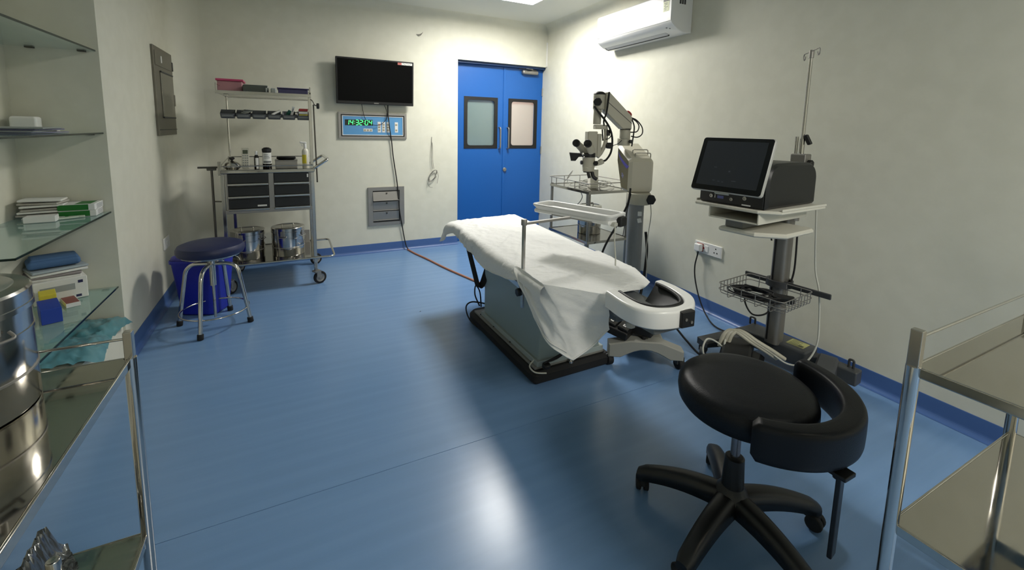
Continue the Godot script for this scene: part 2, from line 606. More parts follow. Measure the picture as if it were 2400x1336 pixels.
func room() -> void:
	var H := 2.5
	var zb := -4.625
	# floor: two welded vinyl sheets over a slab, the weld is a narrow groove
	var b := B.new()
	b.box(xf(0.9, -0.055, -0.95), 4.6, 0.1, 9.0)
	var fl := struct("floor", b, M.dark_gap, "blue vinyl floor with a welded seam across the room")
	b = B.new()
	b.box(xf(0.9, -0.0025, (-5.4 - 1.5725) / 2), 4.6, 0.005, 5.4 - 1.5725)
	obj("vinyl_sheet", b, M.floor, fl)
	b = B.new()
	b.box(xf(0.9, -0.0025, (3.5 - 1.570) / 2), 4.6, 0.005, 3.5 + 1.570)
	obj("vinyl_sheet", b, M.floor, fl)
	# ceiling round the square recess of the lamp
	b = B.new()
	var rb := Transform3D(Basis(Vector3(1, 0, 0), Vector3(0, 0, -1), Vector3(0, 1, 0)), Vector3(0, H + 0.06, 0))
	var hole := B.new()
	holed(hole, -1.4, 3.1, -3.5, 4.9, 1.58, 2.18, 3.32, 3.92, 0, 0.12)
	for i in hole.v.size():
		hole.v[i] = rb * hole.v[i]
		hole.nn[i] = rb.basis * hole.nn[i]
	struct("ceiling", hole, M.ceiling, "plain off-white ceiling above the whole room")
	# ceiling lamp
	var lamp := thing("ceiling_light", "square recessed ceiling panel lamp shining above the bed foot end", "light", Vector3(1.88, H, -3.62))
	b = B.new()
	for s: float in [-1.0, 1.0]:
		b.box(xf(1.88 + s * 0.2935, H + 0.03, -3.62), 0.012, 0.064, 0.599)
		b.box(xf(1.88, H + 0.03, -3.62 + s * 0.2935), 0.575, 0.064, 0.012)
	obj("frame", b, M.white, lamp)
	b = B.new()
	b.box(xf(1.88, H + 0.05, -3.62), 0.575, 0.02, 0.575)
	obj("diffuser", b, glow(Color(1, 0.985, 0.95), 4.0), lamp)
	var lamp2 := thing("ceiling_light", "oblong ceiling panel lamp over the near end of the room", "light", Vector3(1.7, H, 1.5))
	b = B.new()
	b.box(xf(1.7, H - 0.008, 1.5), 0.62, 0.024, 1.22, 0.004)
	obj("frame", b, M.white, lamp2)
	b = B.new()
	b.box(xf(1.7, H - 0.02, 1.5), 0.57, 0.006, 1.17)
	obj("diffuser", b, glow(Color(1, 0.985, 0.95), 1.5), lamp2)
	# walls
	b = B.new()
	holed(b, -1.1, 3.1, -0.01, H + 0.1, 1.665, 3.0, -0.005, 2.035, zb - 0.06, 0.12)
	var wb := struct("wall_back", b, M.wall, "cream back wall around the blue double door")
	b = B.new()
	cove_strip(b, Vector3(-0.83, 0, zb), Vector3(-0.83, H, zb), Vector3(0, 0, 1), Vector3(1, 0, 0), 0.2)
	cove_strip(b, Vector3(-0.83, H, zb), Vector3(wx(zb), H, zb), Vector3(0, -1, 0), Vector3(0, 0, 1), 0.09)
	cove_strip(b, Vector3(-0.83, H, zb), Vector3(-0.83, H, -2.97), Vector3(0, -1, 0), Vector3(1, 0, 0), 0.09)
	cove_strip(b, Vector3(wx(zb), H, zb), Vector3(wx(3.2), H, 3.2), Vector3(0, -1, 0), Vector3(-1, 0, 0), 0.09)
	var cv := struct("trim_1", b, M.wall, "rounded plaster coves along the ceiling and in the left corner")
	cv.mesh.surface_get_material(0).cull_mode = BaseMaterial3D.CULL_DISABLED
	b = B.new()
	b.box(xf(-0.83 - 0.2, H / 2, (zb - 2.97) / 2 - 0.05), 0.4, H + 0.1, -2.97 - zb + 0.1)
	struct("wall_left", b, M.wall, "cream left wall section beside the shelf niche")
	b = B.new()
	b.box(xf(-1.17 - 0.115, H / 2, -2.2), 0.23, H + 0.1, 1.6)
	struct("wall_niche", b, M.wall, "recessed cream wall behind the glass shelves")
	b = B.new()
	b.box(xf(-0.83 - 0.2, H / 2, 0.95), 0.4, H + 0.1, 5.1)
	struct("wall_left_front", b, M.wall)
	b = B.new()
	var z0 := -4.85
	var z1 := 3.4
	b.box(Transform3D(Basis(Vector3.UP, deg_to_rad(-WTURN)), Vector3(wx((z0 + z1) / 2) + 0.06, H / 2, (z0 + z1) / 2)), 0.12, H + 0.1, z1 - z0)
	struct("wall_right", b, M.wall, "cream right wall behind the machines")
	b = B.new()
	b.box(xf(0.9, H / 2, 3.26), 4.6, H + 0.1, 0.12)
	struct("wall_front", b, M.wall)
	# vinyl skirting with a coved foot
	b = B.new()
	skirt(b, Vector3(-0.62, 0, zb), Vector3(1.665, 0, zb), Vector3(0, 0, 1))
	struct("baseboard_back", b, M.skirt, "blue coved vinyl skirting under the back wall")
	b = B.new()
	skirt(b, Vector3(-0.83, 0, -2.97), Vector3(-0.83, 0, -4.43), Vector3(1, 0, 0))
	struct("baseboard_left", b, M.skirt, "blue coved vinyl skirting under the left wall")
	b = B.new()
	skirt(b, Vector3(wx(zb - 0.1), 0, zb - 0.1), Vector3(wx(3.2), 0, 3.2), Vector3(-cos(deg_to_rad(WTURN)), 0, -sin(deg_to_rad(WTURN))))
	struct("baseboard_right", b, M.skirt, "blue coved vinyl skirting under the right wall")
	# thin corner bead beside the door head
	b = B.new()
	b.box(xf(wx(zb) - 0.006, 2.18, zb + 0.005), 0.012, 0.28, 0.01)
	struct("trim_2", b, M.white, "narrow pale corner bead above the door")

func skirt(b: B, p: Vector3, q: Vector3, n: Vector3) -> void:
	var prof := [Vector2(0.0, 0.092), Vector2(0.004, 0.092), Vector2(0.0045, 0.086), Vector2(0.005, 0.028)]
	for i in 7:
		var t := PI / 2 * i / 6
		prof.append(Vector2(0.005 + 0.026 * (1 - cos(t)), 0.027 - 0.026 * sin(t)))
	for i in prof.size() - 1:
		var a: Vector2 = prof[i]
		var c: Vector2 = prof[i + 1]
		var rows := []
		for e: Vector3 in [p, q]:
			rows.append(PackedVector3Array([e + n * a.x + Vector3.UP * a.y, e + n * c.x + Vector3.UP * c.y]))
		var nm := (n * (a.y - c.y) + Vector3.UP * (c.x - a.x)).normalized()
		b.tri(rows[0][0], rows[0][1], rows[1][1], nm, nm, nm)
		b.tri(rows[0][0], rows[1][1], rows[1][0], nm, nm, nm)

func door() -> void:
	var z := -4.745
	var zf := -4.72
	# the frame round the opening, and the room beyond
	var b := B.new()
	b.box(xf(2.23, 2.022, zf), 1.13, 0.026, 0.12, 0.002)
	b.box(xf(1.672, 1.01, zf), 0.014, 2.0, 0.12, 0.002)
	struct("trim_3", b, M.blue_frame, "dark blue steel frame over the double door")
	for k in 2:
		var x0 := 1.68 if k == 0 else 2.279
		var x1 := 2.276 if k == 0 else 2.782
		var w0 := 1.772 if k == 0 else 2.326
		var w1 := 2.186 if k == 0 else 2.714
		var y0 := 1.073
		var y1 := 1.656
		var root := Node3D.new()
		root.name = "door_%d" % (k + 1)
		root.position = Vector3((x0 + x1) / 2, 0, zf)
		OFF = root.position
		add_child(root)
		tag(root, "bright blue door leaf with dark glazed window" if k == 0 else "bright blue door leaf with pale window and closer", "", "", "structure")
		b = B.new()
		holed(b, x0, x1, 0.006, 2.008, w0 + 0.02, w1 - 0.02, y0 + 0.02, y1 - 0.02, z, 0.05)
		if k == 0:
			b.box(xf(x1 - 0.004, 1.007, zf + 0.004), 0.03, 2.0, 0.008, 0.002)
		obj("leaf", b, M.blue_door, root)
		b = B.new()
		holed(b, w0, w1, y0, y1, w0 + 0.04, w1 - 0.04, y0 + 0.035, y1 - 0.035, z + 0.026, 0.014)
		for c in [[w0 + 0.04, y0 + 0.035, 0], [w1 - 0.04, y0 + 0.035, 1], [w1 - 0.04, y1 - 0.035, 2], [w0 + 0.04, y1 - 0.035, 3]]:
			var r := 0.03
			var pl := PackedVector2Array([Vector2(0, 0)])
			for i in 6:
				var t := PI / 2 * i / 5
				pl.append(Vector2(r - r * cos(t), r - r * sin(t)))
			var tt := Transform3D(Basis(Vector3(0, 0, 1), PI / 2 * int(c[2])), Vector3(c[0], c[1], z + 0.026))
			b.prism(tt, pl, 0.014)
		var wf := obj("window_frame", b, M.black, root)
		b = B.new()
		b.box(xf((w0 + w1) / 2, (y0 + y1) / 2, z), w1 - w0 - 0.03, y1 - y0 - 0.03, 0.006)
		obj("pane", b, M.pane, wf)
		var hx := 2.21 if k == 0 else 2.316
		b = B.new()
		b.tube(fillet([Vector3(hx, 1.315, zf), Vector3(hx, 1.315, zf + 0.045), Vector3(hx, 1.07, zf + 0.045), Vector3(hx, 1.07, zf)], 0.025), 0.0085, 10)
		obj("handle", b, M.steel_dull, root)
		b = B.new()
		for hy: float in [0.3, 1.05, 1.75]:
			b.cyl(xf(x0 - 0.001 if k == 0 else x1 - 0.004, hy, zf + 0.008), 0.008, 0.09, 10)
		obj("hinge", b, M.steel_dull, root)
		if k == 0:
			b = B.new()
			b.cyl(xf(2.284, 0.822, zf + 0.014, 0, 90), 0.024, 0.014, 20, 0.004)
			b.box(xf(2.284, 0.822, zf + 0.022), 0.004, 0.016, 0.004)
			obj("lock", b, M.steel_dull, root)
		else:
			b = B.new()
			b.box(xf(2.59, 1.966, zf + 0.03), 0.215, 0.05, 0.06, 0.022, 3)
			var cz := obj("closer", b, M.steel_dull, root)
			b = B.new()
			b.box(xf(2.60, 2.0, zf + 0.05, 28), 0.2, 0.008, 0.02, 0.002)
			b.box(xf(2.53, 2.004, zf + 0.03, -20), 0.16, 0.006, 0.018, 0.002)
			b.cyl(xf(2.62, 1.995, zf + 0.03), 0.012, 0.03, 12)
			obj("closer_arm", b, M.steel_dull, cz)
	# corridor behind the leaves: pale pink wall to the right, a blue door to the left
	b = B.new()
	b.box(xf(2.3, 1.25, -6.45), 3.4, 2.6, 0.1)
	b.box(xf(0.65, 1.25, -5.6), 0.1, 2.6, 1.75)
	b.box(xf(3.95, 1.25, -5.6), 0.1, 2.6, 1.75)
	struct("wall_corridor", b, mat(Color(0.86, 0.77, 0.73), 0.6))
	b = B.new()
	b.box(xf(2.3, 2.55, -5.6), 3.4, 0.1, 1.75)
	struct("ceiling_corridor", b, M.ceiling)
	b = B.new()
	b.box(xf(2.3, -0.055, -5.85), 3.4, 0.1, 1.3)
	struct("floor_corridor", b, mat(Color(0.5, 0.48, 0.46), 0.4))
	b = B.new()
	b.box(xf(1.88, 1.02, -5.3), 1.24, 2.03, 0.05, 0.004)
	struct("door_3", b, mat(Color(0.10, 0.27, 0.46), 0.45), "blue door leaf seen dimly through the left door window")
	b = B.new()
	b.box(xf(2.4, 2.49, -5.7), 0.52, 0.02, 0.52, 0.003)
	solo("corridor_light", b, glow(Color(1, 0.96, 0.93), 3.0), Vector3(2.4, 2.49, -5.7), "square ceiling lamp in the corridor behind the door", "light")

func wall_fittings() -> void:
	var zb := -4.625
	var b: B
	# ---- television on its wall arm, tipped a little forwards
	var tvt := xf(0.79, 1.728, -4.545, 0, 3.0)
	var tv := thing("television", "flat black wall television above the blue clock panel", "television", Vector3(0.79, 1.728, zb))
	b = B.new()
	b.box(tvt, 0.735, 0.435, 0.03, 0.006, 2)
	b.box(tvt * xf(0, 0.02, -0.03), 0.5, 0.28, 0.04, 0.01, 2)
	obj("body", b, M.black_plastic, tv)
	b = B.new()
	b.box(tvt * xf(0, 0.008, 0.0148), 0.707, 0.392, 0.002)
	obj("screen", b, M.screen_black, tv)
	b = B.new()
	b.box(tvt * xf(0.0, -0.203, 0.0155), 0.045, 0.008, 0.002, 0.0008)
	obj("badge", b, M.steel_dull, tv)
	var stk := Image.create(128, 24, false, Image.FORMAT_RGB8)
	stk.fill(Color(0.86, 0.86, 0.84))
	stk.fill_rect(Rect2i(0, 0, 34, 24), Color(0.75, 0.45, 0.42))
	stk.fill_rect(Rect2i(4, 6, 24, 5), Color(0.6, 0.15, 0.13))
	for i in 7:
		stk.fill_rect(Rect2i(44 + i * 11, 6 + (i % 3) * 5, 8, 3), Color(0.25, 0.25, 0.25))
	var sm := mat(Color.WHITE, 0.4)
	sm.albedo_texture = ImageTexture.create_from_image(stk)
	b = B.new()
	var q := tvt * xf(0.28, 0.193, 0.0166)
	b.quad(q * Vector3(-0.072, -0.011, 0), q * Vector3(0.072, -0.011, 0), q * Vector3(0.072, 0.011, 0), q * Vector3(-0.072, 0.011, 0), q.basis.z)
	obj("sticker", b, sm, tv)
	b = B.new()
	b.box(xf(0.79, 1.74, zb + 0.02), 0.2, 0.22, 0.03, 0.004)
	b.box(xf(0.79, 1.74, zb + 0.035), 0.06, 0.1, 0.04, 0.004)
	obj("bracket", b, M.black, tv)
	# cables
	b = B.new()
	b.tube(spl([Vector3(0.655, 1.52, -4.58), Vector3(0.672, 1.44, -4.6), Vector3(0.69, 1.375, -4.597), Vector3(0.735, 1.325, -4.592), Vector3(0.80, 1.31, -4.591), Vector3(0.86, 1.335, -4.593), Vector3(0.9, 1.39, -4.597), Vector3(0.895, 1.46, -4.59), Vector3(0.865, 1.53, -4.58)], 6), 0.0028, 6)
	solo("signal_cable", b, M.rubber, Vector3(0.78, 1.31, -4.59), "thin black cable looping below the television over the clock panel", "cable")
	b = B.new()
	b.tube(spl([Vector3(0.908, 1.53, -4.58), Vector3(0.912, 1.42, -4.6), Vector3(0.918, 1.36, -4.597), Vector3(0.925, 1.28, -4.595), Vector3(0.945, 1.15, -4.606), Vector3(0.958, 1.0, -4.606), Vector3(0.985, 0.8, -4.606), Vector3(1.0, 0.66, -4.6), Vector3(1.005, 0.55, -4.595), Vector3(1.015, 0.42, -4.595), Vector3(1.04, 0.27, -4.603), Vector3(1.062, 0.13, -4.605), Vector3(1.08, 0.04, -4.59), Vector3(1.092, 0.014, -4.56)], 7), 0.0055, 8)
	solo("power_cable", b, M.rubber, Vector3(1.0, 0.6, -4.6), "black power cable hanging from the television to the floor", "cable")
	# ---- digital clock panel
	var cx := 0.771
	var cy := 1.305
	var cp := thing("clock_panel", "blue wall control panel with a green digital clock and keypad", "control panel", Vector3(cx, cy, zb))
	b = B.new()
	holed(b, cx - 0.33, cx + 0.33, cy - 0.127, cy + 0.127, cx - 0.308, cx + 0.308, cy - 0.107, cy + 0.107, zb + 0.008, 0.016)
	obj("frame", b, M.steel_dull, cp)
	b = B.new()
	holed(b, cx - 0.309, cx + 0.309, cy - 0.108, cy + 0.108, cx - 0.297, cx + 0.297, cy - 0.097, cy + 0.097, zb + 0.007, 0.014)
	obj("gasket", b, M.black, cp)
	b = B.new()
	holed(b, cx - 0.298, cx + 0.298, cy - 0.098, cy + 0.098, cx - 0.29, cx + 0.29, cy - 0.09, cy + 0.09, zb + 0.006, 0.012)
	obj("inner_trim", b, M.white, cp)
	b = B.new()
	b.box(xf(cx, cy, zb + 0.004), 0.585, 0.185, 0.009)
	var fc := obj("face", b, mat(Color(0.33, 0.57, 0.76), 0.4), cp)
	b = B.new()
	b.box(xf(cx - 0.138, cy + 0.03, zb + 0.0085), 0.262, 0.056, 0.004)
	var ds := obj("display", b, mat(Color(0.01, 0.05, 0.02), 0.2), cp)
	b = B.new()
	var xx := cx - 0.258
	for ch: String in "14:32:04":
		if ch == ":":
			for dy: float in [-0.008, 0.01]:
				b.box(xf(xx + 0.003, cy + 0.03 + dy, zb + 0.0108), 0.005, 0.006, 0.002)
			xx += 0.014
			continue
		var on: String = {"1": "bc", "4": "fgbc", "3": "abgcd", "2": "abged", "0": "abcdef"}[ch]
		for s in on:
			var pos: Vector2 = {"a": Vector2(0.0135, 0.023), "g": Vector2(0.012, 0), "d": Vector2(0.0105, -0.023), "b": Vector2(0.0255, 0.0115), "c": Vector2(0.023, -0.0115), "f": Vector2(0.0015, 0.0115), "e": Vector2(-0.001, -0.0115)}[s]
			if s in "agd":
				b.box(xf(xx + pos.x, cy + 0.03 + pos.y, zb + 0.0108), 0.019, 0.0062, 0.002)
			else:
				b.box(xf(xx + pos.x, cy + 0.03 + pos.y, zb + 0.0108, 0, 0, -6), 0.0062, 0.0195, 0.002)
		xx += 0.0375
	obj("digit", b, glow(Color(0.3, 1.0, 0.55), 1.3), ds)
	for k in 4:
		b = B.new()
		var kx := cx + 0.055 + k * 0.0435
		if k == 3: kx = cx + 0.226
		var kh := 0.106 if k < 3 else 0.104
		b.box(xf(kx, cy - 0.012, zb + 0.0085), 0.033, kh, 0.004, 0.0015)
		var kp := obj("key_strip", b, M.white, cp)
		for j in ([0, 1, 2] if k < 3 else [0, 2]):
			b = B.new()
			b.box(xf(kx, cy + 0.013 - j * 0.027, zb + 0.011), 0.019, 0.017, 0.003, 0.001)
			obj("key", b, mat(Color(0.62, 0.60, 0.50), 0.5), kp)
	b = B.new()
	b.box(xf(cx - 0.055, cy - 0.044, zb + 0.0085), 0.088, 0.029, 0.004, 0.0015)
	var ks := obj("key_strip", b, M.white, cp)
	for j in 3:
		b = B.new()
		b.box(xf(cx - 0.083 + j * 0.028, cy - 0.044, zb + 0.011), 0.018, 0.016, 0.003, 0.001)
		obj("key", b, mat(Color(0.62, 0.60, 0.50), 0.5), ks)
	b = B.new()
	b.ball(trs(cx + 0.06, cy + 0.012, zb + 0.0125, 0.005, 0.005, 0.003), 10)
	obj("indicator", b, glow(Color(1, 0.3, 0.3), 0.6), cp)
	# ---- steel pressure vent with three flaps
	var vx := 0.885
	var vy := 0.481
	var vt := thing("pressure_vent", "square steel wall vent with three hinged flaps", "vent", Vector3(vx, vy, zb))
	b = B.new()
	holed(b, vx - 0.183, vx + 0.183, vy - 0.2, vy + 0.2, vx - 0.137, vx + 0.135, vy - 0.165, vy + 0.165, zb + 0.008, 0.016)
	obj("frame", b, M.steel_dull, vt)
	b = B.new()
	b.box(xf(vx, vy, zb + 0.001), 0.28, 0.34, 0.002)
	obj("backing", b, M.grey_dark, vt)
	for j in 3:
		var fy := vy + 0.105 - j * 0.103
		b = B.new()
		var ft := xf(vx - 0.005, fy + 0.048, zb + 0.012, 0, [-9.0, 4.0, 5.0][j])
		b.box(ft * xf(0, -0.046, 0.003), 0.262, 0.09, 0.003, 0.001)
		b.box(ft * xf(0, -0.092, 0.008), 0.262, 0.004, 0.014, 0.001)
		var fl := obj("flap", b, M.steel_dull, vt)
		b = B.new()
		b.cyl(ft * xf(0.006, -0.018, 0.007, 0, 90), 0.009, 0.008, 14, 0.002)
		obj("knob", b, M.steel_dark, fl)
	# ---- thin cable coiled on the wall beside the door
	b = B.new()
	b.tube(spl([Vector3(1.372, 1.2, zb + 0.003), Vector3(1.366, 1.1, zb + 0.012), Vector3(1.36, 0.98, zb + 0.02), Vector3(1.375, 0.86, zb + 0.02)], 6), 0.0022, 6)
	b.tube(spl([Vector3(1.376, 1.14, zb + 0.003), Vector3(1.378, 1.05, zb + 0.014), Vector3(1.376, 0.96, zb + 0.02), Vector3(1.388, 0.86, zb + 0.02)], 6), 0.0022, 6)
	var coil := []
	for i in 40:
		var a := i * TAU / 13.0
		coil.append(Vector3(1.375 + cos(a) * (0.035 + 0.006 * sin(i * 0.7)) + sin(a) * 0.03, 0.79 + sin(a) * (0.062 + 0.006 * cos(i * 0.9)) - 0.0003 * i, zb + 0.022 + 0.006 * sin(i * 1.3)))
	b.tube(coil, 0.0022, 6)
	b.tube(spl([Vector3(1.42, 0.84, zb + 0.02), Vector3(1.435, 0.78, zb + 0.03), Vector3(1.42, 0.70, zb + 0.03)], 6), 0.002, 6)
	b.tube(spl([Vector3(1.345, 0.75, zb + 0.02), Vector3(1.325, 0.7, zb + 0.028), Vector3(1.34, 0.665, zb + 0.03), Vector3(1.37, 0.66, zb + 0.03)], 6), 0.002, 6)
	solo("coiled_cable", b, mat(Color(0.42, 0.41, 0.38), 0.5), Vector3(1.375, 0.8, zb), "thin grey cable hung in a small coil beside the door", "cable")
	# ---- loose flake of paint high on the back wall
	b = B.new()
	var fr := []
	for i in 8:
		var u := i / 7.0
		var l := PackedVector3Array()
		for j in 3:
			l.append(Vector3(1.21 + 0.075 * u, 2.245 + 0.03 * u * u * u - 0.012 * j * (1 - absf(u - 0.5) * 2), zb + 0.002 + 0.012 * sin(u * PI) * j * 0.5))
		fr.append(l)
	b.grid(fr)
	solo("paint_flake", b, mat(Color(0.5, 0.49, 0.46), 0.8), Vector3(1.25, 2.25, zb + 0.004), "small curled paint flake high on the back wall", "flake")
	# ---- steel outlet panel on the left wall
	var lx := -0.83
	M.panel_steel = mat(Color(0.47, 0.455, 0.41), 0.5, 0.5)
	var pz := -4.28
	var op := thing("outlet_panel", "tall dark steel hatch panel on the left wall", "wall panel", Vector3(lx, 1.52, pz))
	b = B.new()
	b.box(xf(lx + 0.008, 1.52, pz), 0.016, 0.635, 0.66, 0.003)
	obj("plate", b, M.panel_steel, op)
	b = B.new()
	b.box(xf(lx + 0.018, 1.752, pz + 0.06), 0.004, 0.1, 0.5, 0.001)
	obj("header", b, M.panel_steel, op)
	b = B.new()
	b.box(xf(lx + 0.0195, 1.5, pz + 0.01), 0.007, 0.33, 0.36, 0.003)
	var hd := obj("hatch", b, mat(Color(0.52, 0.51, 0.46), 0.45, 0.5), op)
	b = B.new()
	b.box(xf(lx + 0.022, 1.665, pz + 0.01), 0.012, 0.012, 0.37, 0.003)
	b.box(xf(lx + 0.022, 1.335, pz + 0.01), 0.012, 0.012, 0.37, 0.003)
	obj("hatch_rail", b, M.grey_dark, hd)
	b = B.new()
	b.box(xf(lx + 0.018, 1.475, pz - 0.262), 0.006, 0.09, 0.12, 0.002)
	obj("latch", b, M.panel_steel, op)
	b = B.new()
	b.box(xf(lx + 0.02, 1.755, pz + 0.14), 0.006, 0.05, 0.02, 0.002)
	obj("label_slip", b, M.white, op)
	b = B.new()
	b.cyl(xf(lx + 0.018, 1.742, pz - 0.22, 0, 0, 90), 0.036, 0.006, 20, 0.002)
	obj("port", b, M.black, op)
	b = B.new()
	b.box(xf(lx + 0.018, 1.245, pz), 0.004, 0.004, 0.62)
	obj("groove", b, M.black, op)
	# ---- pale switch plate low on the left wall
	var sp := thing("switch_plate", "small pale blank plate low on the left wall", "switch", Vector3(lx, 0.43, -3.93))
	b = B.new()
	b.box(xf(lx + 0.006, 0.43, -3.93), 0.012, 0.085, 0.15, 0.004, 2)
	obj("plate", b, M.white, sp)
	b = B.new()
	b.box(xf(lx + 0.013, 0.43, -3.93), 0.004, 0.03, 0.02, 0.001)
	obj("rocker", b, M.white_gloss, sp)
	# ---- air conditioner, in the right wall's own axes: x along the wall, z into the room
	var W := Transform3D(Basis(Vector3.UP, deg_to_rad(-90 - WTURN)), Vector3(2.645, 0, -0.63))
	var ac := thing("air_conditioner", "white split air conditioner high on the right wall", "air conditioner", W * Vector3(-2.27, 2.0, 0), 0.0, "")
	var A := W * xf(-2.267, 0, 0)
	var prof := poly([0, 2.035, 0.05, 2.028, 0.09, 2.033, 0.135, 2.05, 0.17, 2.072, 0.193, 2.09, 0.2, 2.105, 0.2, 2.29, 0.196, 2.302, 0.185, 2.31, 0, 2.315])
	var pt := A * Transform3D(Basis(Vector3(0, 0, 1), Vector3(0, 1, 0), Vector3(-1, 0, 0)), Vector3.ZERO)
	b = B.new()
	b.prism(pt, prof, 0.912, 0.004, 0.5)
	obj("body", b, M.white_gloss, ac)
	b = B.new()
	b.box(A * xf(-0.0, 2.2, 0.2005), 0.9, 0.19, 0.004, 0.0015)
	obj("front_panel", b, M.white_gloss, ac)
	b = B.new()
	var sl := A * xf(-0.045, 2.056, 0.135, 0, 57)
	b.box(sl * xf(0, 0, 0.0), 0.75, 0.088, 0.006, 0.002)
	b.box(sl * xf(0, 0.012, 0.0035), 0.74, 0.004, 0.003)
	b.box(sl * xf(0, -0.015, 0.0035), 0.74, 0.004, 0.003)
	obj("louvre", b, mat(Color(0.78, 0.78, 0.78), 0.3), ac)
	b = B.new()
	b.box(sl * xf(0.0, -0.0475, 0.0), 0.752, 0.008, 0.008)
	b.box(sl * xf(-0.379, 0.0, 0.0), 0.006, 0.09, 0.007)
	obj("outlet_gap", b, M.black, ac)
	var stx := Image.create(48, 96, false, Image.FORMAT_RGB8)
	stx.fill(Color(0.78, 0.80, 0.62))
	stx.fill_rect(Rect2i(0, 0, 48, 34), Color(0.16, 0.17, 0.1))
	stx.fill_rect(Rect2i(8, 8, 30, 14), Color(0.75, 0.78, 0.7))
	for i in 6:
		stx.fill_rect(Rect2i(6 + (i % 2) * 5, 42 + i * 8, 26 - (i % 3) * 6, 4), Color(0.3, 0.35, 0.16))
	var stm := mat(Color.WHITE, 0.4)
	stm.albedo_texture = ImageTexture.create_from_image(stx)
	b = B.new()
	var q2 := A * xf(0.4, 2.23, 0.2032)
	b.quad(q2 * Vector3(-0.03, -0.055, 0), q2 * Vector3(0.03, -0.055, 0), q2 * Vector3(0.03, 0.055, 0), q2 * Vector3(-0.03, 0.055, 0), q2.basis.z)
	obj("energy_sticker", b, stm, ac)
	b = B.new()
	for i in 3:
		b.box(A * xf(0.4575, 2.245, 0.125 - i * 0.022), 0.003, 0.035, 0.014)
	obj("grille_slot", b, M.grey_dark, ac)
	b = B.new()
	b.box(A * xf(-0.425, 2.122, 0.203), 0.035, 0.006, 0.002)
	obj("badge", b, M.grey_mid, ac)
	b = B.new()
	for i in 3:
		b.box(A * xf(0.375 + i * 0.022, 2.068 - i * 0.006, 0.165 - i * 0.012, 0, 57), 0.012, 0.008, 0.003)
	obj("indicator", b, M.grey_mid, ac)
	# ---- double socket with a plug and its black lead
	var so := thing("wall_socket", "white double socket plate on the right wall beside the machine cart", "socket", W * Vector3(-1.505, 0.464, 0))
	b = B.new()
	b.box(W * xf(-1.505, 0.464, 0.006), 0.235, 0.085, 0.012, 0.004, 2)
	obj("plate", b, M.white, so)
	b = B.new()
	b.box(W * xf(-1.515, 0.464, 0.0135), 0.03, 0.045, 0.006, 0.002)
	obj("rocker", b, M.white_gloss, so)
	b = B.new()
	for h in [[-1.435, 0.482], [-1.447, 0.453], [-1.423, 0.453]]:
		b.cyl(W * xf(h[0], h[1], 0.0125, 0, 90), 0.0045, 0.002, 10)
	obj("hole", b, M.black, so)
	b = B.new()
	b.box(W * xf(-1.537, 0.464, 0.0125), 0.012, 0.012, 0.003, 0.001)
	obj("indicator", b, M.red, so)
	var pl := thing("power_plug", "white square plug with black lead in the wall socket", "plug", W * Vector3(-1.575, 0.464, 0.012))
	b = B.new()
	b.box(W * xf(-1.572, 0.464, 0.030), 0.052, 0.052, 0.036, 0.006, 2)
	obj("body", b, M.white_gloss, pl)
	b = B.new()
	b.box(W * xf(-1.572, 0.464, 0.0125), 0.058, 0.058, 0.002, 0.0005)
	obj("gasket", b, mat(Color(0.55, 0.12, 0.08), 0.5), pl)
	b = B.new()
	b.tube(spl([W * Vector3(-1.566, 0.44, 0.035), W * Vector3(-1.572, 0.40, 0.035), W * Vector3(-1.582, 0.318, 0.04), W * Vector3(-1.562, 0.227, 0.05), W * Vector3(-1.505, 0.117, 0.065), W * Vector3(-1.43, 0.035, 0.085), Vector3(2.535, 0.012, -1.94), Vector3(2.505, 0.012, -1.84), Vector3(2.47, 0.05, -1.68)], 8), 0.0048, 8)
	obj("lead", b, M.rubber, pl)

func knob(b: B, t: Transform3D, r: float, h: float, lobes := 6) -> void:   # star knob, axis along y
	var pl := PackedVector2Array()
	for i in lobes * 6:
		var a := TAU * i / (lobes * 6)
		var rr := r * (1.0 - 0.10 * (0.5 - 0.5 * cos(a * lobes)))
		pl.append(Vector2(cos(a) * rr, sin(a) * rr))
	b.prism(t * Transform3D(Basis(Vector3(1, 0, 0), Vector3(0, 0, -1), Vector3(0, 1, 0)), Vector3.ZERO), pl, h, r * 0.15, 0.6)

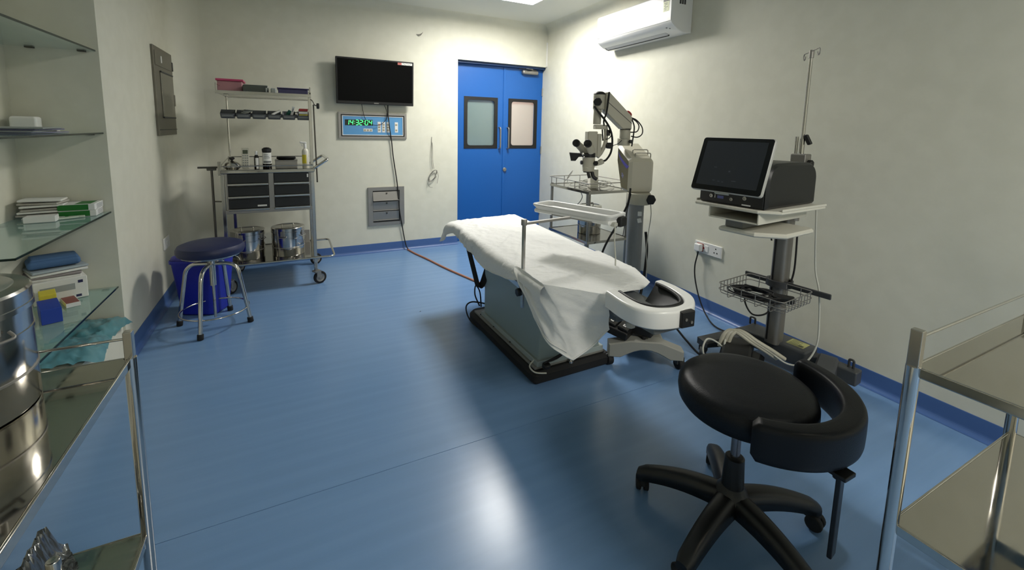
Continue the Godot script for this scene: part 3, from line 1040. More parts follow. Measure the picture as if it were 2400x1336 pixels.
func operating_table() -> void:
	var b: B
	var t := thing("operating_table", "grey pedestal operating table with black base and U-shaped white wrist rest", "operating table", Vector3(1.31, 0, -2.25))
	# base cover
	b = B.new()
	var bt := xf(1.31, 0, -2.265, 1.0)
	var R := Transform3D(Basis(Vector3(1, 0, 0), Vector3(0, 0, 1), Vector3(0, -1, 0)), Vector3.ZERO)
	var pl := PackedVector2Array()
	for c in [[0.255, 0.455, 0.03, 0], [-0.255, 0.455, 0.03, 1], [-0.255, -0.455, 0.07, 2], [0.255, -0.455, 0.07, 3]]:
		var r: float = c[2]
		for i in 6:
			var a := PI / 2 * (int(c[3]) + i / 5.0)
			pl.append(Vector2(c[0] - signf(c[0]) * r + cos(a) * r, c[1] - signf(c[1]) * r + sin(a) * r))
	b.prism(bt * xf(0, 0.035, 0) * R, pl, 0.07, 0.018, 0.9)
	obj("base_cover", b, M.rubber, t)
	b = B.new()
	b.box(bt * xf(-0.005, 0.076, 0.02), 0.45, 0.014, 0.80, 0.003)
	var fp := obj("floor_plate", b, mat(Color(0.5, 0.5, 0.48), 0.5), t)
	b = B.new()
	for s: float in [-0.3, -0.1, 0.12, 0.36]:
		b.cyl(bt * xf(-0.217, 0.084, s), 0.006, 0.004, 8)
	for s: float in [-0.12, 0.1]:
		b.cyl(bt * xf(s, 0.084, 0.405), 0.006, 0.004, 8)
	obj("screw", b, M.black, fp)
	b = B.new()
	b.box(xf(1.31, 0.33, -2.205, 1.0), 0.40, 0.5, 0.69, 0.012, 2)
	obj("column", b, M.bed_grey, t)
	b = B.new()
	b.box(xf(1.31, 0.095, -2.205, 1.0), 0.43, 0.03, 0.72, 0.004)
	obj("flange", b, mat(Color(0.60, 0.64, 0.63), 0.45), t)
	b = B.new()
	b.box(xf(1.108, 0.543, -2.5, 1.0), 0.006, 0.018, 0.09, 0.001)
	obj("rating_plate", b, M.grey_dark, t)
	b = B.new()
	b.box(xf(1.30, 0.5, -2.0, 1.0), 0.30, 0.1, 0.55, 0.01)
	b.box(xf(1.262, 0.552, -2.2, -3.4), 0.40, 0.04, 1.2, 0.006)
	obj("frame", b, M.black_plastic, t)
	b = B.new()
	var mt := xf(1.256, 0.597, -2.30, -3.4)
	b.box(mt, 0.525, 0.055, 1.40, 0.025, 3)
	obj("mattress", b, M.black_plastic, t)
	b = B.new()
	for s: float in [-1.0, 1.0]:
		b.box(mt * xf(s * 0.252, -0.05, -0.03), 0.01, 0.028, 1.1, 0.002)
	obj("side_rail", b, M.steel, t)
	b = B.new()
	knob(b, xf(1.19, 0.112, -2.64), 0.022, 0.02)
	b.cyl(xf(1.13, 0.105, -1.80), 0.022, 0.022, 12, 0.005)
	obj("knob", b, M.black, t)
	b = B.new()
	b.cyl(xf(1.3, 0.09, -1.83), 0.008, 0.04, 10)
	b.cyl(xf(1.3, 0.075, -1.83), 0.016, 0.01, 12)
	obj("levelling_foot", b, M.steel, t)
	b = B.new()
	b.tube(spl([Vector3(1.16, 0.11, -2.66), Vector3(1.08, 0.12, -2.70), Vector3(1.03, 0.1, -2.68), Vector3(1.03, 0.04, -2.62), Vector3(1.06, 0.012, -2.50)], 6), 0.005, 6)
	b.tube(spl([Vector3(1.12, 0.115, -1.81), Vector3(1.22, 0.15, -1.80), Vector3(1.34, 0.185, -1.83), Vector3(1.45, 0.16, -1.84)], 6), 0.005, 6)
	b.tube(spl([Vector3(1.12, 0.115, -1.81), Vector3(1.25, 0.14, -1.82), Vector3(1.36, 0.30, -1.85)], 6), 0.004, 6)
	obj("lead", b, M.rubber, t)
	b = B.new()
	b.tube(spl([Vector3(1.09, 0.115, -1.86), Vector3(1.055, 0.1, -1.84), Vector3(1.065, 0.085, -1.80), Vector3(1.12, 0.078, -1.78)], 6), 0.004, 6)
	obj("grey_lead", b, M.cable_white, t)
	# strap hanging under the foot end
	b = B.new()
	var strap := [Vector3(1.05, 0.6, -2.73), Vector3(1.05, 0.5, -2.70), Vector3(1.055, 0.36, -2.60), Vector3(1.06, 0.272, -2.545), Vector3(1.085, 0.30, -2.535), Vector3(1.11, 0.38, -2.53), Vector3(1.13, 0.47, -2.53)]
	var sr := []
	for p: Vector3 in fillet(strap, 0.02, 4):
		var w := 0.025
		sr.append(PackedVector3Array([p + Vector3(-0.35, 0.1, -1).normalized() * w, p + Vector3(0.35, -0.1, 1).normalized() * w, p + Vector3(0.35, -0.1, 1).normalized() * w + Vector3(0.003, 0, 0), p + Vector3(-0.35, 0.1, -1).normalized() * w + Vector3(0.003, 0, 0), p + Vector3(-0.35, 0.1, -1).normalized() * w]))
	b.grid(sr, true)
	M.strap = mat(Color(0.03, 0.03, 0.032), 0.8)
	M.strap.cull_mode = BaseMaterial3D.CULL_DISABLED
	obj("strap", b, M.strap, t)
	# wrist rest: a horseshoe round the head cushion
	var oo := [Vector2(1.113, -1.345), Vector2(1.112, -1.323), Vector2(1.100, -1.237), Vector2(1.107, -1.163), Vector2(1.146, -1.108), Vector2(1.218, -1.083), Vector2(1.285, -1.084), Vector2(1.353, -1.112), Vector2(1.408, -1.174), Vector2(1.432, -1.269), Vector2(1.434, -1.335), Vector2(1.433, -1.355)]
	var ii := [Vector2(1.167, -1.35), Vector2(1.166, -1.33), Vector2(1.154, -1.25), Vector2(1.157, -1.185), Vector2(1.185, -1.142), Vector2(1.232, -1.122), Vector2(1.282, -1.123), Vector2(1.325, -1.143), Vector2(1.362, -1.194), Vector2(1.386, -1.274), Vector2(1.389, -1.335), Vector2(1.389, -1.355)]
	var o3 := []
	var i3 := []
	for k in oo.size():
		o3.append(Vector3(oo[k].x, 0, oo[k].y))
		i3.append(Vector3(ii[k].x, 0, ii[k].y))
	o3 = spl(o3, 5)
	i3 = spl(i3, 5)
	b = B.new()
	var rows := []
	var top := 0.662
	var bot := 0.592
	for k in o3.size():
		var o: Vector3 = o3[k]
		var i: Vector3 = i3[k]
		var d := (i - o).normalized()
		var l := PackedVector3Array()
		for c in [[0.0, bot + 0.006], [0.0, top - 0.012], [0.0025, top - 0.005], [0.006, top - 0.001], [0.012, top]]:
			l.append(o + d * c[0] + Vector3.UP * c[1])
		for c in [[0.010, top], [0.005, top - 0.001], [0.002, top - 0.004], [0.0, top - 0.01], [0.0, bot + 0.006]]:
			l.append(i - d * c[0] + Vector3.UP * c[1])
		l.append(i - d * 0.006 + Vector3.UP * bot)
		l.append(o + d * 0.006 + Vector3.UP * bot)
		l.append(l[0])
		rows.append(l)
	b.grid(rows, true)
	for e in [0, rows.size() - 1]:
		var l: PackedVector3Array = rows[e]
		var c := Vector3.ZERO
		for q in 12: c += l[q] / 12.0
		for q in 12:
			var n := Vector3(0, 0, -1)
			b.tri(c, l[q], l[q + 1], n, n, n)
	var wr := obj("wrist_rest", b, M.white_gloss, t)
	wr.mesh.surface_get_material(0).cull_mode = BaseMaterial3D.CULL_DISABLED
	tag(wr, "white horseshoe wrist rest")
	b = B.new()
	b.box(xf(1.272, 0.627, -1.078, -4), 0.062, 0.062, 0.022, 0.004)
	var br := obj("bracket", b, M.black, wr)
	b = B.new()
	for s: float in [-0.012, 0.014]:
		b.cyl(xf(1.272, 0.622 - s * 0.5, -1.078, -4) * xf(s, 0, 0.012, 0, 90), 0.0055, 0.004, 12)
	obj("screw", b, M.steel_dull, br)
	# black head cushion, a shallow bowl inside the horseshoe
	b = B.new()
	rows = []
	var cc := Vector3(1.272, 0, -1.33)
	for j in 9:
		var l := PackedVector3Array()
		var u := j / 8.0
		for k in i3.size():
			var p: Vector3 = i3[k]
			var q := p.lerp(cc, u * 0.999)
			var y := 0.655 - 0.075 * pow(minf(u * 1.6, 1.0), 0.7)
			if j == 0: y = 0.645
			q.y = y
			l.append(q)
		rows.append(l)
	b.grid(rows)
	var hc := obj("head_cushion", b, mat(Color(0.035, 0.033, 0.032), 0.45), t)
	hc.mesh.surface_get_material(0).cull_mode = BaseMaterial3D.CULL_DISABLED
	b = B.new()
	b.tube(fillet([i3[0] + Vector3(0.004, 0.655, 0.02)] + i3.slice(6, i3.size() - 2, 3).map(func(p): return (p as Vector3).lerp(Vector3(1.272, 0, -1.3), 0.05) + Vector3(0, 0.655, 0)), 0.01), 0.0085, 8)
	obj("cushion_rim", b, M.black, hc)
	b = B.new()
	b.box(xf(1.27, 0.572, -1.30), 0.2, 0.03, 0.34, 0.006)
	b.box(xf(1.215, 0.565, -1.41), 0.10, 0.045, 0.14, 0.006)
	b.box(xf(1.26, 0.53, -1.42), 0.12, 0.06, 0.1, 0.01)
	obj("head_bracket", b, M.grey_mid, t)
	b = B.new()
	knob(b, xf(1.24, 0.505, -1.33), 0.02, 0.025)
	b.cyl(xf(1.24, 0.54, -1.33), 0.006, 0.06, 10)
	obj("head_knob", b, mat(Color(0.72, 0.71, 0.66), 0.5), t)
	bed_linen()
	tray_arm()

func fold(x: float, c: float, w: float) -> float:
	var d := (x - c) / w
	return exp(-d * d)

func bed_linen() -> void:
	var fn := FastNoiseLite.new()
	fn.seed = 3
	fn.frequency = 3.2
	fn.fractal_octaves = 3
	var fr := FastNoiseLite.new()
	fr.seed = 9
	fr.frequency = 2.2
	fr.fractal_type = FastNoiseLite.FRACTAL_RIDGED
	fr.fractal_octaves = 2
	var FLc := Vector3(1.036, 0.636, -3.0)
	var FRc := Vector3(1.562, 0.636, -3.06)
	var HLc := Vector3(0.965, 0.636, -1.555)
	var HRc := Vector3(1.472, 0.636, -1.575)
	# whole-length sheet, its left side hanging over the edge
	var rows := []
	var nv := 100
	var nu := 70
	for j in range(-8, nv + 1):
		var vj := float(j) / nv if j > 0 else 0.055 * j / 8.0
		var v := maxf(vj, 0.0)
		var L := FLc.lerp(HLc, v)
		var Rr := FRc.lerp(HRc, v)
		var ax := (Rr - L).normalized()
		var wid := L.distance_to(Rr)
		# how far the left side hangs, foot to head
		var drop := 0.07 + 0.055 * fold(v, 0.52, 0.24) + 0.035 * fold(v, 0.0, 0.06) - 0.02 * fold(v, 0.86, 0.06)
		var l := PackedVector3Array()
		for i in nu + 1:
			var s := -drop + (wid + drop + 0.06) * i / nu      # distance across from the left edge
			var rad := 0.028
			var p := L
			var fl := fn.get_noise_2d(v * 9.0, s * 1.6)
			if s < 0.0:
				var a := clampf(-s / rad, 0.0, PI / 2)
				var dn := rad * (1 - cos(a)) + maxf(0.0, -s - rad * PI / 2)
				var out := rad * sin(a)
				p = L - ax * out
				p.y -= dn
				var k := clampf(-s / 0.06, 0, 1)
				var rip := sin(v * 60.0 + fl * 3.0) * 0.5 + sin(v * 23.0 + 1.0) * 0.5
				p -= ax * k * (0.006 + 0.010 * rip * (0.35 + fold(v, 0.27, 0.12) * 1.3) + 0.012 * fold(v, 0.6, 0.2))
			elif s > wid:
				var a2 := clampf((s - wid) / rad, 0.0, PI / 2)
				p = Rr + ax * (rad * sin(a2))
				p.y -= rad * (1 - cos(a2)) + maxf(0.0, s - wid - rad * PI / 2)
			else:
				p = L + ax * s
			# soft unevenness and a few long creases on the top
			var tp := clampf(minf(s, wid - s) / 0.05 + 0.2, 0, 1)
			p.y += tp * (0.0035 * fn.get_noise_2d(v * 5.0 + 4.0, s * 5.0))
			p.y += tp * 0.006 * pow(clampf(fr.get_noise_2d(v * 1.4 + s * 0.9, s * 1.1 - v * 0.3), 0, 1), 3.0)
			p.y += 0.006 * fold(s - 0.25 + (v - 0.5) * 0.9, 0.0, 0.012) * fold(v, 0.55, 0.22)
			p.y += 0.005 * fold(s - 0.36 + (v - 0.6) * 0.7, 0.0, 0.010) * fold(v, 0.66, 0.14)
			p.y += 0.004 * fold(s - 0.18 + (v - 0.45) * 1.2, 0.0, 0.012) * fold(v, 0.47, 0.12)
			# the foot end falls over
			var fd := clampf(-vj / 0.055, 0, 1)
			if vj < 0.02:
				p.y -= 0.012 * pow(clampf((0.02 - vj) / 0.02, 0, 1), 2.0) * (1.0 if fd > 0.0 else 1.0)
			if fd > 0.0:
				p.y -= 0.07 * fd
				p.z -= 0.014 * sin(minf(fd * 2.0, 1.0) * PI / 2) + 0.004 * sin(s * 40.0) * fd
			# the corner at the foot hangs in a small point
			if v < 0.1 and s < 0.04:
				var cf := (1.0 - v / 0.1) * clampf((0.04 - s) / 0.1, 0, 1)
				p += Vector3(-0.03, -0.015, 0.0) * cf
			l.append(p)
		rows.append(l)
	var b := B.new()
	b.grid(rows)
	var sh := solo("bed_sheet", b, M.sheet, Vector3(1.27, 0.64, -2.3), "long white sheet covering the operating table, hem hanging along its side", "sheet")
	b = B.new()
	var hem := []
	for j in range(10, nv - 8): hem.append(rows[j][0])
	b.tube(hem, 0.0035, 6)
	OFF = sh.position
	obj("hem", b, M.sheet, sh)
	var hang := []
	for j in 13:
		var u := j / 12.0
		var l := PackedVector3Array()
		for i in 10:
			var a := i / 9.0
			var top := Vector3(1.0 - 0.035 * u, 0.60 - 0.06 * u, -3.0 + 0.0 * u)
			l.append(top + Vector3(-0.005 + 0.016 * sin(a * 6.0 + u * 2.0), -0.052 * u * (0.6 + 0.4 * sin(a * PI)), -0.02 + 0.055 * a))
		hang.append(l)
	b = B.new()
	b.grid(hang)
	obj("corner", b, M.sheet, sh)
	# shorter sheet over the head half, one corner hanging to the base
	rows = []
	# its flat top, and the tongue that falls into the head cushion
	var trows := []
	for j in 61:
		var v := j / 60.0
		var l := PackedVector3Array()
		for i in 51:
			var s := i / 50.0
			var L2 := Vector3(0.966, 0.643, -1.84).lerp(Vector3(0.952, 0.643, -1.56), minf(v / 0.62, 1.0))
			var R2 := Vector3(1.507, 0.643, -1.90).lerp(HRc + Vector3(0.006, 0.007, 0), minf(v / 0.62, 1.0))
			if v > 0.62:
				var g := (v - 0.62) / 0.38
				L2 = Vector3(0.952, 0.643, -1.56).lerp(Vector3(1.128, 0.640, -1.362), minf(g * 2.0, 1.0)).lerp(Vector3(1.352, 0.612, -1.405), clampf((g - 0.5) * 2.0, 0, 1))
				R2 = (HRc + Vector3(0.006, 0.007, 0)).lerp(Vector3(1.468, 0.612, -1.462), g)
			var p := L2.lerp(R2, s)
			if v > 0.62:
				var g2 := (v - 0.62) / 0.38
				p.y -= 0.008 * g2 * sin(s * PI)
			p.y += 0.003 * fn.get_noise_2d(v * 6.0 + 9.0, s * 4.0)
			p.y += 0.005 * fold(s - 0.15 - v * 0.35, 0.0, 0.03) * fold(v, 0.35, 0.3) + 0.004 * fold(s - 0.42 - v * 0.2, 0.0, 0.025) * fold(v, 0.5, 0.25)
			p.y += 0.006 * fold(v, 0.12 + s * 0.2, 0.03) * fold(s, 0.25, 0.25)
			l.append(p)
		trows.append(l)
	var topline := []
	for j in 50: topline.append(trows[j][0])
	var hem_a := spl([Vector3(0.962, 0.60, -1.835), Vector3(0.968, 0.52, -1.715), Vector3(0.966, 0.455, -1.615), Vector3(0.970, 0.41, -1.53), Vector3(0.990, 0.383, -1.455), Vector3(1.024, 0.366, -1.402)], 6)
	var hem_b := spl([Vector3(1.024, 0.366, -1.402), Vector3(1.07, 0.40, -1.398), Vector3(1.12, 0.437, -1.392), Vector3(1.172, 0.48, -1.388)], 6)
	hem_a.pop_back()
	var hem_all := hem_a + hem_b
	var hemline := []
	for k in 50:
		var q := k / 49.0 * (hem_all.size() - 1)
		var q0 := mini(int(q), hem_all.size() - 2)
		hemline.append((hem_all[q0] as Vector3).lerp(hem_all[q0 + 1], q - q0))
	for k in topline.size():
		var a: Vector3 = topline[k]
		var c: Vector3 = hemline[k]
		var u := float(k) / (topline.size() - 1)
		var out := Vector3(-1, 0, 0).lerp(Vector3(-0.35, 0, 1), smoothstep(0.55, 0.9, u)).normalized()
		var l := PackedVector3Array()
		for i in 29:
			var w := i / 28.0
			var p := a.lerp(c, w)
			var bl := 0.020 * sin(minf(w * 2.2, 1.0) * PI * 0.5) * (1.0 - w * 0.4)
			p += out * bl
			# folds radiate from the rail by the rod, and soft pleats spread below
			var rad := fold(u, 0.0 + 0.25 * w, 0.045) * 0.012 + fold(u, 0.16 + 0.30 * w, 0.05) * 0.012 - fold(u, 0.09 + 0.28 * w, 0.035) * 0.010
			p += out * rad * sin(w * PI)
			p += out * 0.010 * fn.get_noise_2d(u * 0.9 + 30.0, w * 0.45) * smoothstep(0.0, 0.3, w)
			p += out * 0.006 * fr.get_noise_2d(u * 0.7 + 7.0, w * 0.4 + u * 0.4) * smoothstep(0.1, 0.4, w)
			if i < 4:
				p.y -= 0.006 * (1 - cos(i / 4.0))
			l.append(p)
		rows.append(l)
	b = B.new()
	b.grid(rows)
	b.grid(trows)
	var ds := solo("draw_sheet", b, M.sheet, Vector3(1.2, 0.64, -1.6), "white sheet over the head half of the table, one corner hanging to the base", "sheet")
	b = B.new()
	var hm := []
	for k in rows.size(): hm.append(rows[k][28])
	b.tube(hm, 0.0035, 6)
	var hm2 := []
	for k in rows.size() - 20: hm2.append((rows[k][26] as Vector3) + Vector3(-0.002, 0, 0.002))
	b.tube(hm2, 0.0016, 5)
	OFF = ds.position
	obj("hem", b, M.sheet, ds)

func tray_arm() -> void:
	var b := B.new()
	var t := thing("instrument_tray", "white instrument tray held over the bed on a bent steel rod", "tray", Vector3(0.965, 0.45, -1.79))
	var rx := 0.972
	var rz := -1.782
	b.box(xf(rx, 0.66, rz, 20), 0.014, 0.42, 0.014, 0.002)
	obj("rod", b, M.steel, t)
	b = B.new()
	b.cyl(xf(rx, 0.868, rz), 0.014, 0.03, 14, 0.003)
	obj("joint", b, M.steel_dull, t)
	b = B.new()
	b.box(Transform3D(Basis(Vector3.UP, deg_to_rad(8.0)), Vector3(rx + 0.14, 0.862, rz - 0.018)), 0.29, 0.012, 0.02, 0.003)
	b.box(Transform3D(Basis(Vector3.UP, deg_to_rad(-70.5)), Vector3(1.30, 0.852, -1.86)), 0.26, 0.012, 0.03, 0.003)
	obj("arm", b, M.steel_dull, t)
	b = B.new()
	b.box(xf(rx + 0.006, 0.545, rz - 0.005), 0.034, 0.05, 0.03, 0.004)
	obj("clamp", b, M.steel_dull, t)
	b = B.new()
	knob(b, xf(rx - 0.022, 0.53, rz, 0, 0, 90), 0.02, 0.02)
	obj("knob", b, M.black, t)
	# the tray: a shallow dish on a second, nested one
	var ctr := Vector3(1.349, 0.866, -1.893)
	var T := Transform3D(Basis(Vector3.UP, deg_to_rad(-70.5)), ctr)
	b = B.new()
	var rr := []
	for c in [[0.0, 0.004, 0.0], [0.9, 0.004, 0.0], [1.0, 0.006, 0.012], [1.0, 0.026, 0.018], [1.0, 0.030, 0.024], [1.0, 0.030, 0.034], [1.0, 0.024, 0.036], [1.0, 0.02, 0.034], [1.0, 0.010, 0.026], [1.0, 0.004, 0.024], [1.0, -0.004, 0.018], [0.9, -0.006, 0.0], [0.0, -0.006, 0.0]]:
		var out := rrect(0.43 + float(c[2]) * 2, 0.098 + float(c[2]) * 2, 0.03, 5)
		var l := PackedVector3Array()
		for k in out.size() + 1:
			var p := out[k % out.size()] * float(c[0])
			l.append(T * Vector3(p.x, c[1], p.y))
		rr.append(l)
	b.grid(rr, true)
	obj("dish", b, M.white, t)
	b = B.new()
	b.box(T * xf(0, -0.009, 0), 0.478, 0.022, 0.145, 0.009, 3)
	var ud := obj("under_dish", b, M.white_gloss, t)
	b = B.new()
	b.box(T * xf(0.245, -0.01, -0.03), 0.04, 0.05, 0.06, 0.01)
	obj("end_clip", b, M.black, t)
	b = B.new()
	b.box(T * xf(0.245, -0.016, 0.035), 0.03, 0.02, 0.03, 0.006)
	b.tube(spl([T * Vector3(0.25, -0.02, 0.03), T * Vector3(0.25, -0.1, 0.03), T * Vector3(0.255, -0.2, 0.02), T * Vector3(0.26, -0.32, 0.03)], 5), 0.0035, 6)
	obj("fluid_line", b, M.cable_white, t)

func caster(b_wheel: B, b_fork: B, at: Vector3, r: float, w: float, turn := 0.0) -> void:
	var c := at + Vector3(0, r, 0)
	b_wheel.cyl(xf(c.x, c.y, c.z, turn, 0, 90), r, w, 18, r * 0.18)
	b_fork.box(xf(c.x, c.y + r * 0.55, c.z, turn), w + 0.016, r * 1.1, r * 0.9, 0.004)

func microscope() -> void:
	var b: B
	var t := thing("operating_microscope", "beige surgical microscope on a grey column with a folded arm", "microscope", Vector3(2.06, 0, -2.23))
	# ---- base: two rails from the column to an arched front bar
	var f0 := Vector3(1.56, 0.1, -1.83)
	var f1 := Vector3(1.885, 0.1, -1.625)
	var mid := (f0 + f1) * 0.5
	var dx := (f1 - f0).normalized()
	var ang := rad_to_deg(atan2(-dx.z, dx.x))
	var F := xf(mid.x, 0, mid.z, ang)
	b = B.new()
	var ar := [-0.2, 0.06, -0.135, 0.06]
	for i in 9:
		var u := i / 8.0
		ar.append_array([-0.125 + 0.25 * u, 0.065 + 0.045 * sin(u * PI)])
	ar.append_array([0.135, 0.06, 0.205, 0.06, 0.205, 0.115, 0.08, 0.16, -0.08, 0.16, -0.2, 0.135])
	b.prism(F, poly(ar), 0.075, 0.006, 0.5)
	var back := (Vector3(2.06, 0, -2.23) - mid)
	var bl := back.length()
	var Bk := xf((mid.x + 2.06) / 2, 0.115, (mid.z - 2.23) / 2, rad_to_deg(atan2(back.x, back.z)))
	b.box(Bk, 0.22, 0.07, bl - 0.03, 0.015, 2)
	b.box(xf(2.06, 0.1, -2.23, ang), 0.46, 0.06, 0.13, 0.02, 2)
	obj("base", b, mat(Color(0.56, 0.56, 0.53), 0.5), t)
	for p in [f0 + Vector3(0, -0.1, 0), f1 + Vector3(0, -0.1, 0), Vector3(2.06, 0, -2.23) - dx * 0.2, Vector3(2.06, 0, -2.23) + dx * 0.2]:
		b = B.new()
		var fk := B.new()
		caster(b, fk, p, 0.032, 0.035, ang + 25)
		var w := obj("caster", b, M.rubber, t)
		obj("fork", fk, M.grey_dark, w)
	# ---- column
	b = B.new()
	b.lathe(xf(2.075, 0, -2.235), [Vector2(0.0, 0.1), Vector2(0.09, 0.1), Vector2(0.085, 0.13), Vector2(0.052, 0.15), Vector2(0.052, 0.86), Vector2(0, 0.86)], 32, 0.4)
	var col := obj("column", b, mat(Color(0.50, 0.51, 0.52), 0.35), t)
	b = B.new()
	b.box(xf(2.06, 0.76, -2.182, -30), 0.026, 0.03, 0.012, 0.002)
	b.box(xf(2.06, 0.715, -2.182, -30, 0, 14), 0.026, 0.03, 0.012, 0.002)
	obj("tape_patch", b, M.white, col)
	# the upper parts are set out in the arm's own plane: x along the arm away from the head, z towards the bed
	var AT := Transform3D(Basis(Vector3(0.952, 0, 0.307), Vector3.UP, Vector3(-0.307, 0, 0.952)), Vector3(2.055, 0, -2.352))
	# ---- housing on the column: upright front, its back tapering in below, the top sloping forwards
	var ZY := Transform3D(Basis(Vector3(0, 0, 1), Vector3.UP, Vector3(-1, 0, 0)), Vector3.ZERO)
	b = B.new()
	b.prism(AT * xf(0.083, 0, 0) * ZY, poly([-0.125, 1.215, -0.128, 1.09, -0.045, 0.91, -0.03, 0.895, 0.09, 0.888, 0.102, 0.90, 0.104, 1.10, 0.088, 1.122]), 0.176, 0.02, 0.4)
	var hs := obj("housing", b, M.grey_beige, t)
	b = B.new()
	b.cyl(xf(2.092, 0.855, -2.235), 0.078, 0.075, 28, 0.004)
	obj("collar", b, M.grey_beige, t)
	b = B.new()
	knob(b, AT * xf(0.125, 0.855, 0.16, 0, 90), 0.034, 0.04)
	obj("knob", b, M.black, t)
	b = B.new()
	for zz: float in [0.015, 0.06]:
		var yb := 1.172 - (zz + 0.0) * 0.45
		b.tube(fillet([AT * Vector3(0.05, yb - 0.03, zz), AT * Vector3(0.05, yb + 0.012, zz), AT * Vector3(0.16, yb + 0.012, zz), AT * Vector3(0.16, yb - 0.03, zz)], 0.012), 0.004, 8)
	obj("grab_handle", b, M.steel, hs)
	# violet swoosh and a few letters below it, on the face towards the bed's foot
	b = B.new()
	var sw := PackedVector2Array()
	for i in 11:
		var u := i / 10.0
		sw.append(Vector2(-0.095 + 0.03 * u + 0.125 * u * u, 1.155 - 0.105 * u))
	for i in 11:
		var u := 1.0 - i / 10.0
		sw.append(Vector2(-0.095 + 0.03 * u + 0.125 * u * u + 0.012 * sin(u * 3.1) + 0.03 * u * u, 1.155 - 0.105 * u + 0.018 * u))
	b.prism(AT * xf(-0.0055, 0, 0) * ZY, sw, 0.002)
	obj("swoosh", b, mat(Color(0.22, 0.19, 0.50), 0.5), hs)
	text("lettering", "Zy", 0.034, AT * xf(-0.0062, 1.0, -0.005, -90, 0, -10), mat(Color(0.42, 0.43, 0.62), 0.5), hs)
	# ---- neck and slanting arm
	b = B.new()
	b.cyl(AT * xf(-0.004, 1.228, -0.02), 0.043, 0.05, 24, 0.004)
	b.cyl(AT * xf(-0.004, 1.28, -0.005), 0.036, 0.065, 24, 0.004)
	obj("neck", b, M.grey_beige, t)
	b = B.new()
	b.cyl(AT * xf(-0.004, 1.314, 0), 0.037, 0.006, 24)
	obj("neck_ring", b, M.black, t)
	b = B.new()
	knob(b, AT * xf(0.022, 1.232, 0.035, 0, 90), 0.013, 0.016)
	obj("small_knob", b, M.black, t)
	b = B.new()
	b.prism(AT, poly([-0.165, 1.552, -0.142, 1.556, 0.012, 1.411, 0.024, 1.395, 0.024, 1.317, -0.04, 1.315, -0.168, 1.428]), 0.078, 0.006, 0.4)
	var arm := obj("arm", b, M.grey_beige, t)
	b = B.new()
	b.prism(AT * xf(0, 0, 0.0395), poly([-0.150, 1.491, 0.022, 1.355, 0.022, 1.351, -0.150, 1.487]), 0.002)
	obj("arm_groove", b, M.grey_dark, arm)
	b = B.new()
	b.lathe(AT * xf(0.006, 1.412, 0, 0, 0, -44), [Vector2(0, 0), Vector2(0.024, 0), Vector2(0.026, 0.006), Vector2(0.024, 0.016), Vector2(0.018, 0.021), Vector2(0, 0.022)], 20)
	obj("red_knob", b, M.red, t)
	# elbow block and the drop tube
	b = B.new()
	b.cyl(AT * xf(-0.199, 1.491, 0), 0.040, 0.097, 28, 0.004)
	b.cyl(AT * xf(-0.208, 1.395, 0), 0.0265, 0.103, 24, 0.003)
	obj("elbow", b, M.grey_beige, t)
	b = B.new()
	b.lathe(AT * xf(-0.199, 1.539, 0), [Vector2(0.040, 0), Vector2(0.036, 0.012), Vector2(0.022, 0.020), Vector2(0, 0.023)], 24, 1.5)
	obj("elbow_cap", b, M.black, t)
	b = B.new()
	knob(b, AT * xf(-0.226, 1.489, 0.045, -30, 90), 0.027, 0.034)
	obj("knob", b, M.black, t)
	# ---- bracket, curved yoke and head
	b = B.new()
	b.box(AT * xf(-0.185, 1.326, 0.005), 0.085, 0.03, 0.055, 0.005)
	b.tube(spl([AT * Vector3(-0.15, 1.325, 0.01), AT * Vector3(-0.145, 1.27, 0.012), AT * Vector3(-0.152, 1.21, 0.015), AT * Vector3(-0.178, 1.155, 0.018), AT * Vector3(-0.205, 1.125, 0.02)], 6), 0.0145, 10)
	b.box(AT * xf(-0.196, 1.205, 0.01), 0.03, 0.15, 0.045, 0.006)
	obj("yoke", b, M.grey_beige, t)
	b = B.new()
	knob(b, AT * xf(-0.128, 1.203, 0.035, 10, 90), 0.022, 0.04)
	b.box(AT * xf(-0.135, 1.288, 0.02), 0.024, 0.04, 0.026, 0.004)
	obj("yoke_knob", b, M.black, t)
	b = B.new()
	b.box(AT * xf(-0.246, 1.21, 0.005), 0.068, 0.172, 0.07, 0.007, 2)
	b.lathe(AT * xf(-0.262, 0, 0.02), [Vector2(0, 1.026), Vector2(0.033, 1.026), Vector2(0.039, 1.031), Vector2(0.040, 1.052), Vector2(0.040, 1.056), Vector2(0.042, 1.058), Vector2(0.042, 1.13), Vector2(0, 1.13)], 28, 0.5)
	obj("head_body", b, M.grey_beige, t)
	b = B.new()
	b.lathe(AT * xf(-0.266, 0, 0.022), [Vector2(0, 1.122), Vector2(0.046, 1.124), Vector2(0.046, 1.152), Vector2(0, 1.152)], 28, 0.5)
	obj("filter_ring", b, M.black_plastic, t)
	b = B.new()
	b.cyl(AT * xf(-0.262, 1.024, 0.02), 0.034, 0.006, 24)
	obj("lens", b, M.black_gloss, t)
	# binocular, its two tubes leaning out towards the surgeon's stool
	b = B.new()
	b.box(AT * xf(-0.285, 1.178, 0.035, -35, 20), 0.085, 0.055, 0.06, 0.012, 2)
	var eyes := [[Vector3(-0.296, 1.165, 0.03), Vector3(-0.352, 1.213, 0.035)], [Vector3(-0.262, 1.162, 0.075), Vector3(-0.297, 1.213, 0.105)]]
	for ey: Array in eyes:
		var p0: Vector3 = AT * (ey[0] as Vector3)
		var p1: Vector3 = AT * (ey[1] as Vector3)
		b.lathe(along(p0, p1) * xf(0, -p0.distance_to(p1) / 2, 0), [Vector2(0, 0), Vector2(0.024, 0), Vector2(0.026, 0.02), Vector2(0.022, p0.distance_to(p1)), Vector2(0, p0.distance_to(p1))], 20, 0.5)
